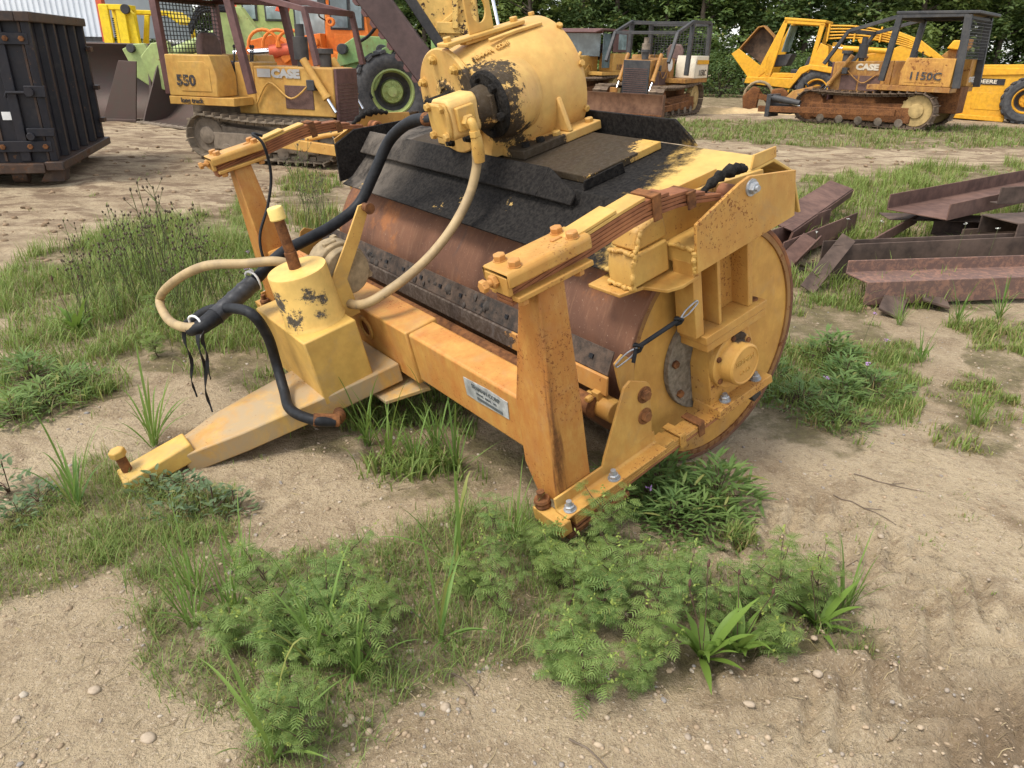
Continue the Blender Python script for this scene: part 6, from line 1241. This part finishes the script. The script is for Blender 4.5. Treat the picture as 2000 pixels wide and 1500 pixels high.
for k, (x, y) in enumerate([(-3.071, 5.203), (-2.815, 4.991), (-2.778, 5.224), (-2.684, 5.353), (-2.436, 5.13), (-2.336, 5.255), (-3.092, 5.719), (-2.873, 5.598), (-2.775, 5.744), (-2.917, 4.771), (-2.269, 5.383), (-2.272, 8.082), (-1.942, 7.626), (-2.296, 8.627), (-1.997, 5.047), (-2.269, 4.814), (-2.629, 9.208)]):
    put(KNA, k % 2, x, y, rnd.uniform(.9, 1.3), 'thin-stemmed weed with dark seed heads left of the hose loop' if y < 7 else 'thin-stemmed grey-green weed behind the left post', 'seedhead weeds left of the hose' if y < 7 else 'seedhead weeds behind the post')
for k, (x, y, i, lab, gp) in enumerate([(-0.217, 1.90, 2, 'tall broad-bladed grass in the middle of the foreground', None), (-0.452, 1.72, 0, 'broad-bladed grass leaning out of the left foreground ragweed', None), (-0.632, 1.43, 2, 'upright broad blade of grass at the bottom edge', None), (-0.583, 1.76, 0, 'grass tuft inside the left ragweed clump', None), (-1.742, 3.168, 0, 'grass tuft beside the hitch pin', None), (-1.825, 2.63, 0, 'pale grass tuft at lower left', None), (-0.20, 2.25, 2, 'tall single grass shoots between tongue and foreground weeds', None), (-0.965, 2.194, 1, 'fine bright grass tuft in the left foreground', 'fine tufts left foreground'), (-1.1, 2.1, 1, 'fine bright grass tuft in the left foreground', 'fine tufts left foreground'), (-.95, 2.0, 1, 'fine bright grass tuft in the left foreground', 'fine tufts left foreground'), (-1.05, 1.95, 1, 'fine bright grass tuft in the left foreground', 'fine tufts left foreground'), (-0.577, 3.071, 0, 'long grass tuft under the tongue and beam', 'tufts under the beam'), (-0.363, 3.13, 0, 'long grass tuft under the tongue and beam', 'tufts under the beam'), (-.7, 3.2, 0, 'long grass tuft under the tongue and beam', 'tufts under the beam'), (-.45, 3.0, 0, 'long grass tuft under the tongue and beam', 'tufts under the beam'), (-.25, 3.0, 0, 'long grass tuft under the tongue and beam', 'tufts under the beam'), (1.22, 2.12, 1, 'low spreading grass tuft at the far right end of the weeds', None), (1.28, 3.70, 0, 'grass tuft behind the drum rim', None), (0.014, 2.449, 1, 'small grass tuft left of the lower clamp', None), (2.5, 3.6, 1, 'green grass tuft on the sand at right', None), (2.65, 4.5, 1, 'green grass tuft near the front steel section', 'tufts near the steel'), (2.85, 5.2, 1, 'green grass tuft near the front steel section', 'tufts near the steel'), (3.3, 5.25, 0, 'green grass tuft near the front steel section', 'tufts near the steel'), (3.7, 5.4, 0, 'green grass tuft near the front steel section', 'tufts near the steel')]):
    put(FOX, i, x, y, rnd.uniform(.85, 1.15), lab, gp)
# small flowers
def flower(x, y, h, mt, name, lab, gp):
    r = random.Random(x * 7 + y); root = thing(name, lab, 'flower', (x, y, gh(x, y)), 0, gp); dx, dy = r.uniform(-.06, .06), r.uniform(-.06, .06)
    MB().tube([(0, 0, -.01), (dx * .4, dy * .4, h * .5), (dx, dy, h)], .0016, 5).build('stem', leafm_stem, root, 0, 80)
    vs = []; fs = []
    for i in range(16): leaf_quad(vs, fs, V((dx, dy, h)) + V((r.gauss(0, .008), r.gauss(0, .008), r.gauss(.004, .004))), V((r.gauss(0, .5), r.gauss(0, .5), 1)).normalized(), .013, r)
    MB().add(vs, fs).build('petals', mt, root, 0, None)
m_pur = plain('purple_petal', (.42, .24, .48), .7, 0, .2, 30, 0); m_wf = plain('white_petal', (.7, .7, .62), .7, 0, .1, 30, 0)
for x, y, h in ((-2.0, 5.5, .35), (-1.95, 5.2, .3), (-1.85, 4.9, .28), (-2.15, 4.35, .3)): flower(x, y, h, m_pur, 'purple_flower', 'small purple flower in the grass beside the hose loop', 'purple flowers by the hose')
for x, y, h in ((2.35, 4.7, .25), (2.3, 4.3, .2), (1.75, 3.75, .18), (2.05, 3.95, .2), (.62, 2.62, .12)): flower(x, y, h, m_pur, 'purple_flower', 'small purple flower right of the drum', 'purple flowers right of the drum')
for x, y, h in ((2.9, 7.0, .3), (3.25, 7.3, .35), (3.6, 7.5, .3), (3.9, 6.5, .5), (4.05, 6.3, .5), (2.75, 8.3, .35)): flower(x, y, h, m_wf, 'white_flower', 'white flower head among the scrap steel', 'white flowers in the scrap')

# ------------------------------------------------------------------ gravel, stones, twigs
t = NT('pebble'); g = t.n('NewGeometry'); rp_ = g.outputs['Random Per Island']
cr_ = t.n('ValToRGB', None, Fac=rp_); el = cr_.color_ramp.elements; el[0].color = (.25, .18, .11, 1); el[1].color = (.45, .385, .30, 1)
for p_, c_ in ((.3, (.42, .31, .20, 1)), (.5, (.24, .22, .20, 1)), (.62, (.44, .34, .23, 1)), (.8, (.36, .27, .18, 1))): e = el.new(p_); e.color = c_
t.bsdf(t.mix(t.mapr(t.noise(g.outputs['Position'], 120, 3), .4, .7), cr_.outputs[0], t.mix(.35, cr_.outputs[0], (.2, .15, .1))), .75, 0, None, .3); m_peb = t.m
ICO_V = []; ICO_F = []
import bmesh
bm = bmesh.new(); bmesh.ops.create_icosphere(bm, subdivisions=1, radius=1); bm.verts.ensure_lookup_table(); ICO1 = ([v.co.copy() for v in bm.verts], [[v.index for v in f.verts] for f in bm.faces]); bm.free()
bm = bmesh.new(); bmesh.ops.create_icosphere(bm, subdivisions=2, radius=1); bm.verts.ensure_lookup_table(); ICO2 = ([v.co.copy() for v in bm.verts], [[v.index for v in f.verts] for f in bm.faces]); bm.free()
def stone(mb, x, y, s, r, ico=ICO1, z=None):
    M_ = Matrix.Rotation(r.uniform(0, 6.28), 3, 'Z') @ Matrix.Diagonal((s * r.uniform(.8, 1.3), s * r.uniform(.6, 1.), s * r.uniform(.4, .7))); sd = r.uniform(0, 90)
    mb.add([M_ @ (v * (1 + .22 * noise.noise(v * 1.3 + V((sd, 0, 0))))) + V((x, y, (gh(x, y) if z is None else z) + s * .12)) for v in ico[0]], ico[1])
r = random.Random(5); gv_ = MB()
for k in range(11000):
    y = 1.1 + 4.6 * r.random() ** 1.6; x = r.uniform(-.95, 1.0) * (y * .78 + .5)
    if fbm(x, y, .9, 3, 21.) < -.18 and r.random() < .8: continue
    if blocked(x, y): continue
    s = .0028 + .0085 * r.random() ** 3 * (1.5 if r.random() < .15 else 1); stone(gv_, x, y, s, r)
o = gv_.build('gravel', m_peb, None, 0, 60); tag(o, 'small pale pebbles scattered over the dirt', 'gravel', None, 'stuff')
for x, y, s, lab in ((-1.243, 1.659, .018, 'blue-grey stone in the left foreground dirt'), (-1.004, 1.492, .02, 'grey stone near the bottom left corner'), (0.787, 2.825, .02, 'pale stone under the lower clamp'), (-0.449, 1.572, .021, 'speckled grey stone at the bottom, left of centre'), (-0.177, 1.622, .02, 'tan stone at the bottom centre'), (-0.846, 1.613, .015, 'small pale stone left of the bottom ragweed'), (1.008, 2.521, .018, 'white stone on the sand right of the leafy weeds'), (0.98, 1.763, .016, 'grey stone on the sand at lower right'), (0.73, 1.638, .016, 'tan stone below the plantain'), (-1.10, 2.62, .018, 'pale stone beside the small-leaved weeds'), (-.25, 2.55, .019, 'white stone on the bare dirt below the beam')):
    mb = MB(); stone(mb, 0, 0, s, rnd, ICO2, 0); mb.build('stone', m_peb, None, 0, 80); o = bpy.context.scene.objects[-1] if False else COL.objects[-1]; o.location = (x, y, gh(x, y)); tag(o, lab, 'stone')
m_twig = plain('dry_twig', (.16, .12, .085), .9, 0, .3, 30, .2)
for x, y, L, an, lab in ((1.55, 2.75, .3, -.9, 'forked dry twig on the sand at right'), (1.05, 2.45, .22, .2, 'thin dry twig right of the weeds'), (1.30, 2.38, .16, -.5, 'short dry twig near the grass tuft'), (.30, 1.42, .3, -.75, 'long straw lying below the middle weeds'), (-.15, 1.75, .2, 2.2, 'pale dry stalk beside the broad-bladed grass'), (1.9, 2.0, .12, .1, 'dark bark scrap at the right edge'), (1.75, 2.95, .3, -.5, 'dry twig nearer the right edge')):
    r = random.Random(L * 99 + x); pts = [V((x + cos(an) * L * (i / 6 - .5) + r.gauss(0, .006), y + sin(an) * L * (i / 6 - .5) + r.gauss(0, .006), 0)) for i in range(7)]
    pts = [V((q.x, q.y, gh(q.x, q.y) + .004)) for q in pts]; mb = MB().tube(pts, [.0035 * (1 - .6 * i / 6) for i in range(7)], 5); q = pts[3]; e = q + V((cos(an + .7) * L * .25, sin(an + .7) * L * .25, 0)); mb.tube([q, V((e.x, e.y, gh(e.x, e.y) + .006))], .0016, 4)
    tag(mb.build('twig', m_twig, None, 0, 80), lab, 'twig')
# dead straw and leaf litter
r = random.Random(15); vs = []; fs = []
for k in range(5200):
    y = 1.1 + 5.5 * r.random() ** 1.5; x = r.uniform(-.95, 1.0) * (y * .78 + .5)
    if blocked(x, y) or (r.random() > .35 and fbm(x, y, 1.2, 3, 13.) < 0): continue
    an = r.uniform(0, 6.28); L = r.uniform(.008, .05) * (1 if r.random() < .85 else 2); w = r.uniform(.0006, .0015); q = len(vs); cv = r.uniform(-.5, .5)
    for i in range(4):
        a_ = an + cv * i / 3; px_, py_ = x + cos(a_) * L * (i / 3 - .5), y + sin(a_) * L * (i / 3 - .5); z = gh(px_, py_) + .003 + r.uniform(0, .004); s_ = V((-sin(a_), cos(a_), r.uniform(-.5, .5))) * w
        vs += [V((px_, py_, z)) - s_, V((px_, py_, z)) + s_]
    fs += [(q + 2 * i, q + 2 * i + 1, q + 2 * i + 3, q + 2 * i + 2) for i in range(3)]
m_straw = leafmat('dead_straw', (.10, .07, .04), (.42, .33, .19), .1, 9.)
o = MB().add(vs, fs).build('dry_litter', m_straw, None, 0, None); tag(o, 'bits of dead straw and stalk lying on the dirt', 'litter', None, 'stuff')
# churned clods in the yard
r = random.Random(9); cl_ = MB()
for k in range(2600):
    y = 5.5 + 13 * r.random() ** 1.5; x = r.uniform(-.75, .85) * y
    if fbm(x * .6, y, 1.1, 3, 31.) < .05 or blocked(x, y): continue
    s = r.uniform(.008, .03) * (1 + y / 14); stone(cl_, x, y, s, r)
o = cl_.build('dirt_clods', plain('clod', (.23, .16, .10), .95, 0, .4, 12, .4, .1), None, 0, 60); tag(o, 'churned clods of earth in the yard', 'clods', None, 'stuff')

# ------------------------------------------------------------------ tell look-alikes in a group apart by their order from the left
ORD = ['first', 'second', 'third', 'fourth', 'fifth', 'sixth', 'seventh', 'eighth', 'ninth', 'tenth', 'eleventh', 'twelfth', 'thirteenth', 'fourteenth', 'fifteenth', 'sixteenth', 'seventeenth', 'eighteenth', 'nineteenth', 'twentieth']
byl = {}
for o in COL.objects:
    if o.parent is None and o.get('label') and o.get('group'): byl.setdefault(o['label'], []).append(o)
for l, os_ in byl.items():
    if 1 < len(os_) <= 20:
        for k, o in enumerate(sorted(os_, key=lambda q: q.location.x / q.location.y)): o['label'] = l + ', ' + ORD[k] + ' from left'
